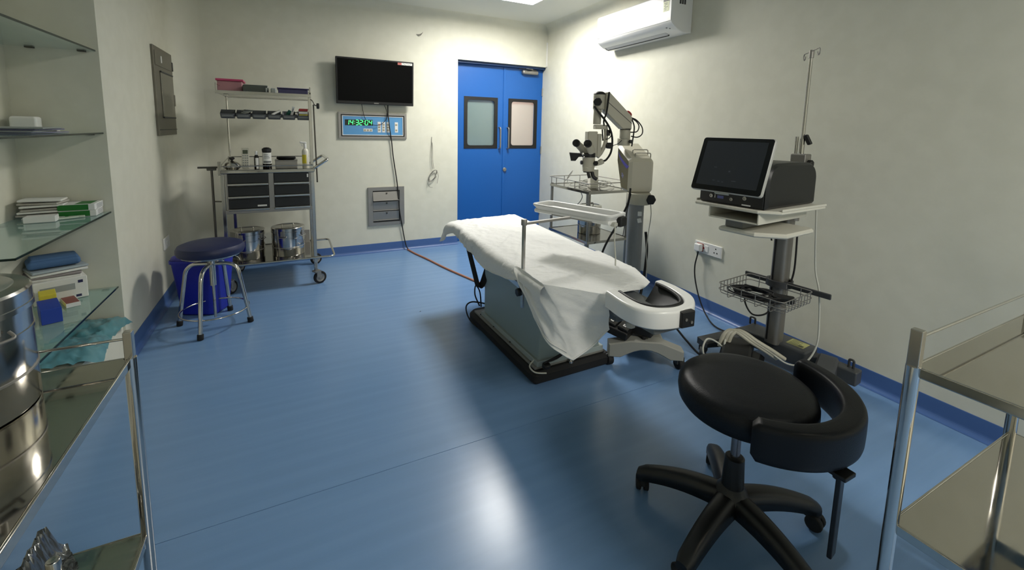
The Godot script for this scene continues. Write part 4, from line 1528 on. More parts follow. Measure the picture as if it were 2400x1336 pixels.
	obj("binocular", b, M.grey_beige, t)
	for ey: Array in eyes:
		b = B.new()
		var p1: Vector3 = AT * (ey[1] as Vector3)
		var dr := AT.basis * Vector3(-0.62, 0.28, 0.73)
		b.lathe(along(p1, p1 + dr) * xf(0, -0.5 - 0.006, 0), [Vector2(0, 0), Vector2(0.021, 0), Vector2(0.025, 0.010), Vector2(0.0255, 0.028), Vector2(0.022, 0.033), Vector2(0.013, 0.028), Vector2(0, 0.026)], 22, 0.6)
		obj("eyepiece", b, M.black, t)
	# side viewing tube
	b = B.new()
	b.box(AT * xf(-0.335, 1.138, 0.055, 12, 0, 4), 0.10, 0.02, 0.045, 0.005)
	b.prism(AT * xf(-0.388, 1.13, 0.07, -18), poly([-0.024, 0.026, 0.045, 0.022, 0.036, -0.004, 0.018, -0.028, -0.012, -0.028]), 0.045, 0.004)
	obj("side_viewer", b, M.black, t)
	b = B.new()
	b.cyl(AT * xf(-0.325, 1.147, 0.082, 0, 90), 0.010, 0.014, 14, 0.003)
	b.cyl(AT * xf(-0.318, 1.127, 0.082, 0, 90), 0.007, 0.014, 12, 0.002)
	obj("viewer_screw", b, M.steel, t)
	b = B.new()
	knob(b, AT * xf(-0.311, 1.087, 0.02, 0, 0, 90), 0.014, 0.014)
	knob(b, AT * xf(-0.226, 1.086, 0.062, 20, 90), 0.016, 0.016)
	obj("focus_knob", b, M.black, t)
	b = B.new()
	b.box(AT * xf(-0.205, 1.083, 0.03, 0, 0, 14), 0.055, 0.03, 0.034, 0.006)
	b.box(AT * xf(-0.178, 1.094, 0.03, 0, 0, 30), 0.028, 0.034, 0.038, 0.006)
	obj("lamp_housing", b, M.grey_beige, t)
	b = B.new()
	b.tube(fillet([AT * Vector3(-0.272, 1.024, 0.045), AT * Vector3(-0.262, 0.985, 0.05)], 0.01), 0.011, 10)
	b.tube(spl([AT * Vector3(-0.245, 1.024, 0.05), AT * Vector3(-0.238, 0.995, 0.058), AT * Vector3(-0.215, 0.978, 0.062)], 5), 0.0125, 10)
	obj("handgrip", b, M.black, t)
	# ---- cables along the arm
	b = B.new()
	b.tube(spl([AT * Vector3(-0.148, 1.555, 0.042), AT * Vector3(-0.155, 1.49, 0.048), AT * Vector3(-0.162, 1.42, 0.045), AT * Vector3(-0.172, 1.37, 0.03), AT * Vector3(-0.17, 1.335, 0.035)], 6), 0.0055, 8)
	b.tube(spl([AT * Vector3(-0.245, 1.46, 0.035), AT * Vector3(-0.21, 1.415, 0.045), AT * Vector3(-0.165, 1.365, 0.045), AT * Vector3(-0.13, 1.31, 0.045), AT * Vector3(-0.112, 1.24, 0.045), AT * Vector3(-0.118, 1.16, 0.045), AT * Vector3(-0.145, 1.11, 0.04), AT * Vector3(-0.168, 1.098, 0.035)], 7), 0.0068, 8)
	b.tube(spl([AT * Vector3(-0.18, 1.31, 0.03), AT * Vector3(-0.176, 1.27, 0.03), AT * Vector3(-0.172, 1.235, 0.03)], 5), 0.005, 6)
	b.tube(spl([AT * Vector3(-0.12, 1.27, 0.04), AT * Vector3(-0.135, 1.25, 0.04), AT * Vector3(-0.155, 1.246, 0.035)], 5), 0.003, 6)
	b.tube(spl([AT * Vector3(0.024, 1.392, 0.02), AT * Vector3(0.065, 1.375, 0.02), AT * Vector3(0.105, 1.33, 0.02), AT * Vector3(0.108, 1.285, 0.02), AT * Vector3(0.075, 1.262, 0.02), AT * Vector3(0.03, 1.268, 0.02)], 7), 0.004, 8)
	b.tube(spl([AT * Vector3(0.024, 1.388, 0.03), AT * Vector3(0.06, 1.365, 0.03), AT * Vector3(0.078, 1.335, 0.03), AT * Vector3(0.065, 1.30, 0.03), AT * Vector3(0.02, 1.295, 0.03)], 7), 0.004, 8)
	b.tube(spl([AT * Vector3(0.026, 1.38, 0.03), AT * Vector3(0.04, 1.33, 0.04), AT * Vector3(0.036, 1.26, 0.04), AT * Vector3(0.034, 1.2, 0.03)], 6), 0.0045, 8)
	b.tube(spl([AT * Vector3(-0.04, 1.24, 0.03), AT * Vector3(-0.07, 1.215, 0.035), AT * Vector3(-0.11, 1.203, 0.04)], 5), 0.0025, 6)
	obj("cable", b, M.rubber, t)
	b = B.new()
	b.tube(spl([Vector3(1.985, 0.93, -2.20), Vector3(1.94, 0.83, -2.17), Vector3(1.87, 0.70, -2.18), Vector3(1.82, 0.6, -2.2), Vector3(1.79, 0.5, -2.22), Vector3(1.77, 0.38, -2.22), Vector3(1.80, 0.2, -2.2)], 7), 0.007, 8)
	b.tube(spl([Vector3(1.975, 0.9, -2.18), Vector3(1.935, 0.76, -2.17), Vector3(1.925, 0.62, -2.18)], 5), 0.0025, 6)
	b.tube(spl([Vector3(2.16, 0.62, -2.22), Vector3(2.17, 0.5, -2.21), Vector3(2.155, 0.38, -2.2), Vector3(2.12, 0.26, -2.18), Vector3(2.08, 0.17, -2.16)], 7), 0.009, 8)
	obj("floor_cable", b, M.rubber, t)
	b = B.new()
	b.tube(spl([Vector3(2.165, 0.84, -2.2), Vector3(2.17, 0.74, -2.19), Vector3(2.155, 0.62, -2.19), Vector3(2.14, 0.5, -2.185), Vector3(2.15, 0.4, -2.18), Vector3(2.14, 0.26, -2.17)], 7), 0.003, 6)
	obj("white_cable", b, M.cable_white, t)
	# ---- foot switches lying on the base
	var fs := thing("foot_switch", "black twin foot switch with two white labels on the microscope base", "foot switch", Vector3(1.63, 0.165, -1.85))
	b = B.new()
	var FT := xf(1.632, 0.19, -1.845, 28, 10)
	b.box(FT, 0.13, 0.045, 0.15, 0.01, 2)
	obj("body", b, M.black, fs)
	for s: float in [-1.0, 1.0]:
		b = B.new()
		b.box(FT * xf(-0.0, 0.03, s * 0.037, 0, 6), 0.10, 0.016, 0.062, 0.005, 2)
		var pd := obj("pedal", b, M.black_plastic, fs)
		b = B.new()
		b.box(FT * xf(-0.015, 0.040, s * 0.037, 0, 6), 0.026, 0.003, 0.018, 0.0008)
		var lb := obj("label", b, M.white, pd)
		b = B.new()
		b.box(FT * xf(-0.015, 0.0418, s * 0.037, 0, 6), 0.012, 0.001, 0.006)
		obj("mark", b, M.grey_mid, lb)
	var fs2 := thing("pedal_block", "black box pedal beside the twin foot switch on the microscope base", "pedal", Vector3(1.80, 0.16, -1.80))
	b = B.new()
	b.box(xf(1.785, 0.20, -1.80, 28), 0.20, 0.05, 0.14, 0.008, 2)
	b.box(xf(1.80, 0.235, -1.82, 28), 0.12, 0.03, 0.10, 0.008, 2)
	obj("body", b, M.black, fs2)
	b = B.new()
	for s: float in [-0.07, 0.07]:
		b.cyl(xf(1.785 + s, 0.168, -1.765 - s * 0.5), 0.012, 0.02, 10, 0.003)
	obj("foot", b, M.rubber, fs2)
	b = B.new()
	b.tube(spl([Vector3(1.86, 0.23, -1.86), Vector3(1.95, 0.20, -1.84), Vector3(2.02, 0.15, -1.80), Vector3(2.06, 0.08, -1.74), Vector3(2.1, 0.012, -1.66), Vector3(2.14, 0.008, -1.56), Vector3(2.2, 0.008, -1.46)], 6), 0.006, 8)
	b.tube(spl([Vector3(1.86, 0.22, -1.86), Vector3(1.94, 0.17, -1.86), Vector3(2.02, 0.13, -1.84)], 6), 0.006, 8)
	obj("lead", b, M.rubber, fs2)
	b = B.new()
	b.box(xf(2.0, 0.172, -1.86, 20), 0.07, 0.02, 0.05, 0.006)
	b.cyl(xf(1.98, 0.15, -1.85), 0.012, 0.05, 10)
	b.cyl(xf(2.02, 0.15, -1.87), 0.012, 0.05, 10)
	obj("lead_clip", b, M.black, fs2)

func drum(called: String, at: Vector3, r: float, h: float, label: String, group := "") -> Node3D:
	var t := thing(called, label, "drum", at, 0.0, group, true)
	var b := B.new()
	b.lathe(Transform3D.IDENTITY, [Vector2(0, 0), Vector2(r * 0.985, 0), Vector2(r, 0.004), Vector2(r, h * 0.6), Vector2(r * 1.012, h * 0.605), Vector2(r * 1.012, h * 0.63), Vector2(r, h * 0.635), Vector2(r, h * 0.82), Vector2(0, h * 0.82)], 48, 0.5)
	obj("body", b, M.steel, t)
	b = B.new()
	b.lathe(Transform3D.IDENTITY, [Vector2(r * 1.0, h * 0.8), Vector2(r * 1.035, h * 0.8), Vector2(r * 1.035, h * 0.84), Vector2(r * 1.025, h * 0.845), Vector2(r * 1.025, h * 0.945), Vector2(r * 1.0, h * 0.965), Vector2(r * 0.86, h * 0.975), Vector2(r * 0.80, h * 0.96), Vector2(r * 0.5, h * 0.965), Vector2(0, h * 0.965)], 48, 0.5)
	var lid := obj("lid", b, M.steel, t)
	b = B.new()
	b.tube(fillet([Vector3(-r * 0.35, h * 0.965, 0), Vector3(-r * 0.35, h * 1.04, 0), Vector3(r * 0.35, h * 1.04, 0), Vector3(r * 0.35, h * 0.965, 0)], r * 0.12), r * 0.045, 8)
	obj("lid_handle", b, M.steel, lid)
	b = B.new()
	for a in [0.55, 1.9]:
		var d := Vector3(cos(a), 0, sin(a))
		b.box(Transform3D(Basis(Vector3.UP, -a), d * r * 1.03 + Vector3(0, h * 0.78, 0)), 0.012, h * 0.18, 0.03, 0.003)
		b.tube(fillet([d * r * 1.02 + Vector3(0, h * 0.7, 0) + d.cross(Vector3.UP) * 0.03, d * r * 1.12 + Vector3(0, h * 0.66, 0) + d.cross(Vector3.UP) * 0.03, d * r * 1.12 + Vector3(0, h * 0.66, 0) - d.cross(Vector3.UP) * 0.03, d * r * 1.02 + Vector3(0, h * 0.7, 0) - d.cross(Vector3.UP) * 0.03], 0.01), 0.003, 6)
	obj("clasp", b, M.steel_dull, t)
	b = B.new()
	b.lathe(Transform3D.IDENTITY, [Vector2(r, h * 0.28), Vector2(r * 1.012, h * 0.285), Vector2(r * 1.012, h * 0.3), Vector2(r, h * 0.305)], 48, 0.9)
	obj("band", b, M.steel_dull, t)
	return t

func side_table() -> void:
	var b: B
	var x0 := 2.098
	var x1 := 2.52
	var z1 := -2.79
	var z0 := -3.37
	var t := thing("instrument_trolley", "steel side trolley with a railed top behind the microscope", "trolley", Vector3((x0 + x1) / 2, 0, (z0 + z1) / 2))
	for x: float in [x0 + 0.013, x1 - 0.013]:
		for z: float in [z0 + 0.013, z1 - 0.013]:
			b = B.new()
			b.cyl(xf(x, 0.46, z), 0.0125, 0.74, 14)
			obj("post", b, M.steel_dull, t)
			b = B.new()
			var fk := B.new()
			caster(b, fk, Vector3(x, 0, z), 0.03, 0.022, 30)
			var w := obj("caster", b, M.rubber, t)
			obj("fork", fk, M.steel_dull, w)
	for y: float in [0.82, 0.415]:
		b = B.new()
		b.box(xf((x0 + x1) / 2, y - 0.004, (z0 + z1) / 2), x1 - x0 - 0.004, 0.004, z1 - z0 - 0.004)
		b.box(xf((x0 + x1) / 2, y - 0.009, z1), x1 - x0, 0.022, 0.003, 0.001)
		b.box(xf((x0 + x1) / 2, y - 0.009, z0), x1 - x0, 0.022, 0.003, 0.001)
		b.box(xf(x0, y - 0.009, (z0 + z1) / 2), 0.003, 0.022, z1 - z0, 0.001)
		b.box(xf(x1, y - 0.009, (z0 + z1) / 2), 0.003, 0.022, z1 - z0, 0.001)
		obj("shelf", b, M.steel_flat, t)
	b = B.new()
	b.tube(fillet([Vector3(x0 - 0.008, 0.886, z0 - 0.008), Vector3(x1 + 0.008, 0.886, z0 - 0.008), Vector3(x1 + 0.008, 0.886, z1 + 0.008), Vector3(x0 - 0.008, 0.886, z1 + 0.008)], 0.02, 4, true), 0.004, 8, true)
	for c in [[x0, z0 + 0.1], [x0, z1 - 0.2], [x0 + 0.1, z1], [x1 - 0.1, z1], [x1, z0 + 0.1], [x0 + 0.15, z0], [x1 - 0.1, z0], [x0, z0 + 0.02]]:
		b.tube([Vector3(c[0], 0.82, c[1]), Vector3(c[0], 0.886, c[1])], 0.003, 6)
	obj("rail", b, M.steel_dull, t)
	# white tall box on the top
	b = B.new()
	b.prism(xf(2.29, 0.905, -3.0, 65), poly([-0.055, -0.085, 0.06, -0.085, 0.045, 0.075, -0.04, 0.075]), 0.07, 0.005)
	solo("instrument_box", b, M.offwhite, Vector3(2.29, 0.82, -3.0), "upright cream box on the railed trolley below the microscope head", "box")
	b = B.new()
	for k in 3:
		var lp := []
		for i in 26:
			var a := i * TAU / 12.0 + k
			lp.append(Vector3(2.30 + cos(a) * (0.11 + 0.05 * sin(a * 0.5 + k)) + 0.03 * k, 0.83 + 0.045 * (0.5 + 0.5 * sin(a * 1.5 + k * 2.0)) * (0.6 + 0.2 * k), -3.06 + sin(a) * (0.12 + 0.03 * cos(a * 0.7)) + 0.05 * (k - 1)))
		b.tube(spl(lp, 3), 0.0025, 6)
	b.tube(spl([Vector3(2.14, 0.86, -3.2), Vector3(2.17, 0.9, -3.18), Vector3(2.22, 0.95, -3.2), Vector3(2.2, 0.88, -3.25), Vector3(2.19, 0.83, -3.22)], 6), 0.003, 6)
	solo("tangled_wires", b, mat(Color(0.45, 0.45, 0.42), 0.5), Vector3(2.3, 0.83, -3.05), "tangle of thin grey wires on the railed trolley top", "cable")
	b = B.new()
	b.tube(spl([Vector3(2.13, 0.80, -2.95), Vector3(2.15, 0.76, -2.95), Vector3(2.14, 0.72, -2.96), Vector3(2.1, 0.67, -2.97), Vector3(2.12, 0.62, -2.98)], 6), 0.003, 6)
	solo("hanging_wire", b, M.grey_mid, Vector3(2.13, 0.7, -2.95), "thin grey wire hanging below the railed trolley top", "cable")
	drum("steriliser_drum", Vector3(2.33, 0.415, -3.08), 0.10, 0.25, "steel steriliser drum on the lower shelf of the railed trolley")

func phaco() -> void:
	var b: B
	var t := thing("machine_cart", "grey column cart with white trays, wire basket and drip pole", "cart", Vector3(2.40, 0, -1.43), -84.0, "", true)
	# ---- base
	b = B.new()
	b.box(xf(-0.01, 0.105, -0.06), 0.36, 0.09, 0.15, 0.012, 2)
	b.box(xf(0.26, 0.085, -0.085), 0.24, 0.075, 0.07, 0.008, 2)
	b.prism(xf(-0.20, 0.085, 0.06, -22) * Transform3D(Basis(Vector3(0, 0, 1), Vector3(0, 1, 0), Vector3(-1, 0, 0)), Vector3.ZERO), poly([-0.14, -0.025, 0.21, -0.025, 0.21, 0.012, -0.12, 0.06]), 0.09, 0.01, 0.5)
	b.prism(xf(0.27, 0.085, 0.03, 14) * Transform3D(Basis(Vector3(0, 0, 1), Vector3(0, 1, 0), Vector3(-1, 0, 0)), Vector3.ZERO), poly([-0.14, -0.025, 0.21, -0.025, 0.21, 0.012, -0.12, 0.06]), 0.09, 0.01, 0.5)
	obj("base", b, mat(Color(0.25, 0.26, 0.27), 0.45), t)
	b = B.new()
	b.quad(Vector3(0.05, 0.1506, -0.11), Vector3(0.14, 0.1506, -0.11), Vector3(0.14, 0.1506, -0.03), Vector3(0.05, 0.1506, -0.03), Vector3.UP)
	var im := Image.create(64, 64, false, Image.FORMAT_RGB8)
	im.fill(Color(0.62, 0.62, 0.40))
	for i in 5:
		im.fill_rect(Rect2i(6, 8 + i * 11, 44 - (i * 13) % 22, 5), Color(0.30, 0.31, 0.2))
	im.fill_rect(Rect2i(40, 6, 18, 18), Color(0.25, 0.26, 0.18))
	var sm := mat(Color.WHITE, 0.5)
	sm.albedo_texture = ImageTexture.create_from_image(im)
	obj("sticker", b, sm, t)
	b = B.new()
	b.tube(fillet([Vector3(-0.20, 0.14, -0.12), Vector3(-0.20, 0.185, -0.12), Vector3(-0.17, 0.185, -0.12), Vector3(-0.17, 0.14, -0.12)], 0.01), 0.006, 8)
	b.tube(fillet([Vector3(0.33, 0.12, -0.09), Vector3(0.33, 0.165, -0.09), Vector3(0.35, 0.165, -0.09), Vector3(0.35, 0.12, -0.09)], 0.008), 0.006, 8)
	obj("cable_hook", b, M.grey_dark, t)
	for p in [Vector3(-0.27, 0, 0.24), Vector3(-0.15, 0, -0.06), Vector3(0.31, 0, 0.2), Vector3(0.24, 0, -0.06)]:
		b = B.new()
		var fk := B.new()
		caster(b, fk, p, 0.03, 0.03, 20)
		var w := obj("caster", b, M.grey_mid, t)
		obj("fork", fk, M.grey_dark, w)
	# ---- column
	b = B.new()
	b.prism(xf(0, 0.50, 0) * Transform3D(Basis(Vector3(1, 0, 0), Vector3(0, 0, -1), Vector3(0, 1, 0)), Vector3.ZERO), rrect(0.075, 0.085, 0.022, 5), 0.72, 0.0)
	var cm := mat(Color(0.50, 0.49, 0.47), 0.38, 0.6)
	obj("column", b, cm, t)
	b = B.new()
	b.box(xf(-0.018, 0.50, 0.044), 0.008, 0.68, 0.004)
	obj("column_slot", b, M.black, t)
	b = B.new()
	b.box(xf(0.005, 0.78, 0.02), 0.09, 0.05, 0.1, 0.012)
	obj("column_head", b, M.grey_light, t)
	# ---- trays
	b = B.new()
	var tp := poly([-0.225, 0.48, -0.205, 0.515, 0.115, 0.515, 0.19, 0.45, 0.205, 0.06, 0.17, 0.03, -0.19, 0.03, -0.225, 0.06])
	b.prism(xf(0, 0.945, 0) * Transform3D(Basis(Vector3(1, 0, 0), Vector3(0, 0, 1), Vector3(0, -1, 0)), Vector3.ZERO), tp, 0.016, 0.004, 0.4)
	b.box(xf(0.196, 0.957, 0.25, -2), 0.008, 0.012, 0.40, 0.003)
	b.box(xf(-0.222, 0.957, 0.27), 0.008, 0.012, 0.42, 0.003)
	obj("top_tray", b, M.offwhite, t)
	b = B.new()
	b.box(xf(-0.01, 0.885, 0.27), 0.25, 0.008, 0.46, 0.003)
	b.box(xf(0.112, 0.912, 0.27), 0.008, 0.06, 0.46, 0.003)
	b.box(xf(-0.132, 0.912, 0.27), 0.008, 0.06, 0.46, 0.003)
	b.box(xf(-0.01, 0.912, 0.06), 0.25, 0.06, 0.008)
	obj("slot_tray", b, M.offwhite, t)
	b = B.new()
	b.box(xf(-0.035, 0.86, 0.24), 0.09, 0.045, 0.40, 0.004)
	obj("slide", b, M.grey_mid, t)
	b = B.new()
	var lp := poly([-0.10, 0.46, 0.08, 0.46, 0.18, 0.36, 0.18, 0.10, 0.15, 0.07, -0.10, 0.07])
	b.prism(xf(0, 0.824, 0) * Transform3D(Basis(Vector3(1, 0, 0), Vector3(0, 0, 1), Vector3(0, -1, 0)), Vector3.ZERO), lp, 0.024, 0.007, 0.4)
	obj("lower_tray", b, M.offwhite, t)
	# ---- basket
	b = B.new()
	var bx0 := -0.15
	var bx1 := 0.185
	var bz0 := 0.035
	var bz1 := 0.345
	for y: float in [0.50, 0.468]:
		b.tube(fillet([Vector3(bx0, y, bz0), Vector3(bx1, y, bz0), Vector3(bx1, y, bz1), Vector3(bx0, y, bz1)], 0.025, 4, true), 0.0026, 6, true)
	for i in 9:
		var z := bz0 + 0.03 + i * 0.031
		b.tube(fillet([Vector3(bx0, 0.50, z), Vector3(bx0, 0.44, z), Vector3(bx1, 0.44, z), Vector3(bx1, 0.50, z)], 0.012, 3), 0.002, 6)
	for i in 4:
		var x := bx0 + 0.06 + i * 0.072
		b.tube(fillet([Vector3(x, 0.50, bz0), Vector3(x, 0.436, bz0), Vector3(x, 0.436, bz1), Vector3(x, 0.50, bz1)], 0.012, 3), 0.002, 6)
	obj("wire_basket", b, M.steel_dull, t)
	b = B.new()
	b.box(xf(0.04, 0.492, 0.022), 0.44, 0.03, 0.012, 0.005)
	b.lathe(xf(0, 0.47, 0), [Vector2(0.052, 0), Vector2(0.066, 0), Vector2(0.066, 0.035), Vector2(0.052, 0.035)], 24)
	obj("basket_bar", b, M.grey_dark, t)
	# ---- drip pole
	b = B.new()
	b.box(xf(0.03, 1.155, -0.03), 0.075, 0.09, 0.07, 0.006)
	b.cyl(xf(0.03, 1.0, -0.03), 0.022, 0.32, 14)
	var cl := obj("pole_clamp", b, M.steel_dull, t)
	b = B.new()
	knob(b, xf(0.078, 1.15, -0.03, 0, 0, 90), 0.02, 0.024)
	b.box(xf(0.055, 1.275, -0.03, 0, 0, 28), 0.02, 0.055, 0.024, 0.004)
	obj("clamp_knob", b, M.black, cl)
	b = B.new()
	b.cyl(xf(0.03, 1.46, -0.03), 0.0085, 0.52, 12)
	b.cyl(xf(0.03, 1.22, -0.03), 0.012, 0.12, 12)
	b.cyl(xf(0.002, 1.24, -0.03), 0.008, 0.10, 12)
	obj("drip_pole", b, M.steel, t)
	b = B.new()
	b.cyl(xf(0.03, 1.715, -0.03), 0.012, 0.04, 12)
	for s: float in [-1.0, 1.0]:
		var hk := []
		hk.append(Vector3(0.03, 1.73, -0.03))
		hk.append(Vector3(0.03 + s * 0.095, 1.73, -0.03))
		for i in 9:
			var a := PI / 2 - i * PI * 1.55 / 8
			hk.append(Vector3(0.03 + s * (0.095 + cos(a) * 0.014), 1.713 + sin(a) * 0.017, -0.03))
		var hb := Transform3D(Basis(Vector3.UP, deg_to_rad(-48.0)), Vector3(0.03, 0, -0.03))
		b.tube(fillet(hk.map(func(p): return hb * ((p as Vector3) - Vector3(0.03, 0, -0.03))), 0.01, 3), 0.003, 8)
	obj("drip_hook", b, M.steel_dull, t)
	b = B.new()
	b.tube(spl([Vector3(0.055, 0.80, -0.02), Vector3(0.06, 0.65, -0.02), Vector3(0.058, 0.55, -0.02), Vector3(0.05, 0.47, 0.0)], 5), 0.005, 8)
	b.tube(spl([Vector3(-0.05, 0.80, 0.03), Vector3(-0.052, 0.76, 0.04), Vector3(-0.04, 0.72, 0.045)], 5), 0.004, 6)
	obj("cart_cable", b, M.rubber, t)
	b = B.new()
	b.tube(spl([Vector3(0.15, 0.93, 0.02), Vector3(0.155, 0.75, 0.0), Vector3(0.165, 0.60, -0.01), Vector3(0.195, 0.5, 0.0), Vector3(0.21, 0.36, 0.0), Vector3(0.22, 0.22, 0.02), Vector3(0.19, 0.12, 0.06), Vector3(0.12, 0.09, 0.09), Vector3(0.02, 0.14, 0.12), Vector3(-0.05, 0.20, 0.17)], 7), 0.0045, 8)
	obj("grey_tube", b, M.cable_white, t)
	# ---- coiled black cables lying in the basket
	var bc := thing("cable_bundle", "bundle of black cables coiled in the wire basket", "cable", Vector3(2.40, 0, -1.43), -84.0, "", true)
	b = B.new()
	for k in 4:
		var pts := []
		for i in 22:
			var a := i * TAU / 9.0 + k * 1.3
			pts.append(Vector3(0.0 + cos(a) * (0.10 + 0.02 * sin(i * 1.1 + k)) - 0.01 * k, 0.452 + 0.006 * k + 0.008 * sin(i * 0.9 + k), 0.21 + sin(a) * (0.075 + 0.02 * cos(i * 0.8)) + 0.012 * (k - 1.5)))
		b.tube(spl(pts, 4), 0.0042, 7)
	b.tube(spl([Vector3(-0.06, 0.46, 0.22), Vector3(-0.02, 0.43, 0.30), Vector3(0.05, 0.40, 0.355), Vector3(0.11, 0.42, 0.345), Vector3(0.12, 0.47, 0.27)], 6), 0.0042, 7)
	obj("coil", b, M.rubber, bc)
	b = B.new()
	b.box(xf(0.1, 0.458, 0.16, 25), 0.10, 0.03, 0.06, 0.008)
	obj("plug_body", b, M.black, bc)
	# ---- console
	var c := thing("surgical_console", "black surgical console with a tilted grey-black touch screen", "console", Vector3(2.40, 0, -1.43), -84.0, "", true)
	b = B.new()
	# side outline: vertical front, top rising to a rounded back
	var so := [0.49, 0.955, 0.492, 1.09, 0.48, 1.13, 0.455, 1.155]
	so.append_array([0.42, 1.166, 0.30, 1.168])
	for i in 9:
		var a := PI / 2 + PI / 2 * i / 8
		so.append_array([0.115 + 0.085 * cos(a), 1.165 - 0.085 + 0.085 * sin(a)])
	so.append_array([0.03, 0.955])
	b.prism(xf(-0.03, 0, 0) * Transform3D(Basis(Vector3(0, 0, 1), Vector3(0, 1, 0), Vector3(-1, 0, 0)), Vector3.ZERO), poly(so), 0.345, 0.012, 0.7)
	obj("body", b, mat(Color(0.075, 0.08, 0.085), 0.42), c)
	b = B.new()
	b.box(xf(-0.03, 0.992, 0.4985), 0.32, 0.06, 0.006, 0.003)
	var fp := obj("front_panel", b, mat(Color(0.05, 0.055, 0.07), 0.3), c)
	b = B.new()
	for p in [[-0.125, 0.99, 0.009], [-0.02, 0.985, 0.008], [0.045, 0.998, 0.0095]]:
		b.lathe(xf(p[0], p[1], 0.501, 0, 90), [Vector2(0, 0), Vector2(p[2], 0), Vector2(p[2], 0.006), Vector2(p[2] * 0.6, 0.006), Vector2(p[2] * 0.55, 0.002), Vector2(0, 0.002)], 16)
	b.box(xf(-0.105, 0.99, 0.503), 0.004, 0.016, 0.004)
	obj("port", b, M.steel, fp)
	b = B.new()
	b.box(xf(-0.078, 0.988, 0.502), 0.032, 0.014, 0.003, 0.001)
	obj("slot_port", b, mat(Color(0.35, 0.38, 0.62), 0.4), fp)
	b = B.new()
	b.box(xf(0.052, 0.966, 0.502), 0.042, 0.006, 0.002, 0.0008)
	obj("lettering_bar", b, M.white, fp)
	# screen
	var S := xf(-0.018, 1.148, 0.528, 0, -19)
	b = B.new()
	b.prism(S, rrect(0.352, 0.272, 0.014, 4), 0.022, 0.004)
	var mo := obj("screen_shell", b, mat(Color(0.70, 0.70, 0.68), 0.35), c)
	b = B.new()
	b.prism(S * xf(0, 0, 0.0115), rrect(0.346, 0.266, 0.012, 4), 0.002, 0.0006)
	obj("bezel", b, M.black_gloss, mo)
	var im2 := Image.create(256, 192, false, Image.FORMAT_RGB8)
	im2.fill(Color(0.15, 0.165, 0.195))
	for p in [[62, 112, 12, 3], [128, 124, 8, 6], [70, 168, 10, 3], [92, 170, 10, 3], [110, 172, 8, 3], [150, 164, 18, 3]]:
		im2.fill_rect(Rect2i(p[0], p[1], p[2], p[3]), Color(0.30, 0.32, 0.35))
	var scm := mat(Color.WHITE, 0.28)
	scm.albedo_texture = ImageTexture.create_from_image(im2)
	b = B.new()
	var q := S * xf(0, 0.004, 0.0131)
	var hw := 0.150
	var hh := 0.112
	var z3 := Vector3.ZERO
	b.tri(q * Vector3(-hw, -hh, 0), q * Vector3(hw, -hh, 0), q * Vector3(hw, hh, 0), q.basis.z, q.basis.z, q.basis.z, Vector2(0, 1), Vector2(1, 1), Vector2(1, 0))
	b.tri(q * Vector3(-hw, -hh, 0), q * Vector3(hw, hh, 0), q * Vector3(-hw, hh, 0), q.basis.z, q.basis.z, q.basis.z, Vector2(0, 1), Vector2(1, 0), Vector2(0, 0))
	obj("display", b, scm, mo)
	b = B.new()
	b.box(S * xf(-0.01, -0.139, 0.002), 0.07, 0.012, 0.012, 0.003)
	obj("screen_tab", b, M.grey_light, mo)
	b = B.new()
	b.box(xf(-0.02, 1.10, 0.45, 0, -19), 0.10, 0.16, 0.07, 0.01)
	obj("screen_arm", b, M.black_plastic, c)
	# ---- foot pedal with its pale lead, on the floor in front of the cart
	var fpz := thing("console_pedal", "black foot pedal with a pale curved handle on the floor by the machine cart", "pedal", Vector3(2.15, 0, -1.45))
	b = B.new()
	b.prism(xf(2.15, 0.05, -1.45, 30) * Transform3D(Basis(Vector3(1, 0, 0), Vector3(0, 0, 1), Vector3(0, -1, 0)), Vector3.ZERO), poly([-0.15, -0.10, 0.12, -0.11, 0.17, 0.0, 0.12, 0.11, -0.15, 0.10]), 0.085, 0.02, 0.5)
	b.prism(xf(2.13, 0.115, -1.46, 30), poly([-0.13, -0.03, 0.14, -0.03, 0.10, 0.045, -0.02, 0.035]), 0.14, 0.012, 0.5)
	obj("body", b, M.black_plastic, fpz)
	b = B.new()
	var hp := []
	for p: Vector3 in spl([Vector3(2.12, 0.12, -1.535), Vector3(2.135, 0.185, -1.526), Vector3(2.172, 0.21, -1.516), Vector3(2.193, 0.205, -1.483), Vector3(2.223, 0.175, -1.435), Vector3(2.278, 0.135, -1.382), Vector3(2.338, 0.09, -1.345)], 6):
		hp.append(p)
	for k in 3:
		b.tube(hp.map(func(p): return (p as Vector3) + Vector3(0.014 * (k - 1), 0.002 * k, 0.014 * (k - 1))), 0.011, 8)
	obj("handle", b, M.grey_beige, fpz)
	b = B.new()
	b.tube(spl([Vector3(2.02, 0.04, -1.55), Vector3(2.0, 0.11, -1.57), Vector3(2.04, 0.16, -1.58), Vector3(2.08, 0.15, -1.55), Vector3(2.11, 0.11, -1.50)], 6), 0.005, 6)
	b.tube(spl([Vector3(2.02, 0.06, -1.53), Vector3(2.05, 0.06, -1.49), Vector3(2.08, 0.10, -1.50), Vector3(2.11, 0.16, -1.52), Vector3(2.16, 0.17, -1.55)], 6), 0.005, 6)
	obj("lead", b, M.cable_white, fpz)
	b = B.new()
	b.tube(spl([Vector3(1.93, 0.008, -1.50), Vector3(1.925, 0.05, -1.51), Vector3(1.95, 0.075, -1.51), Vector3(1.99, 0.05, -1.50), Vector3(2.02, 0.03, -1.48)], 6), 0.003, 6)
	obj("thin_lead", b, M.grey_dark, fpz)

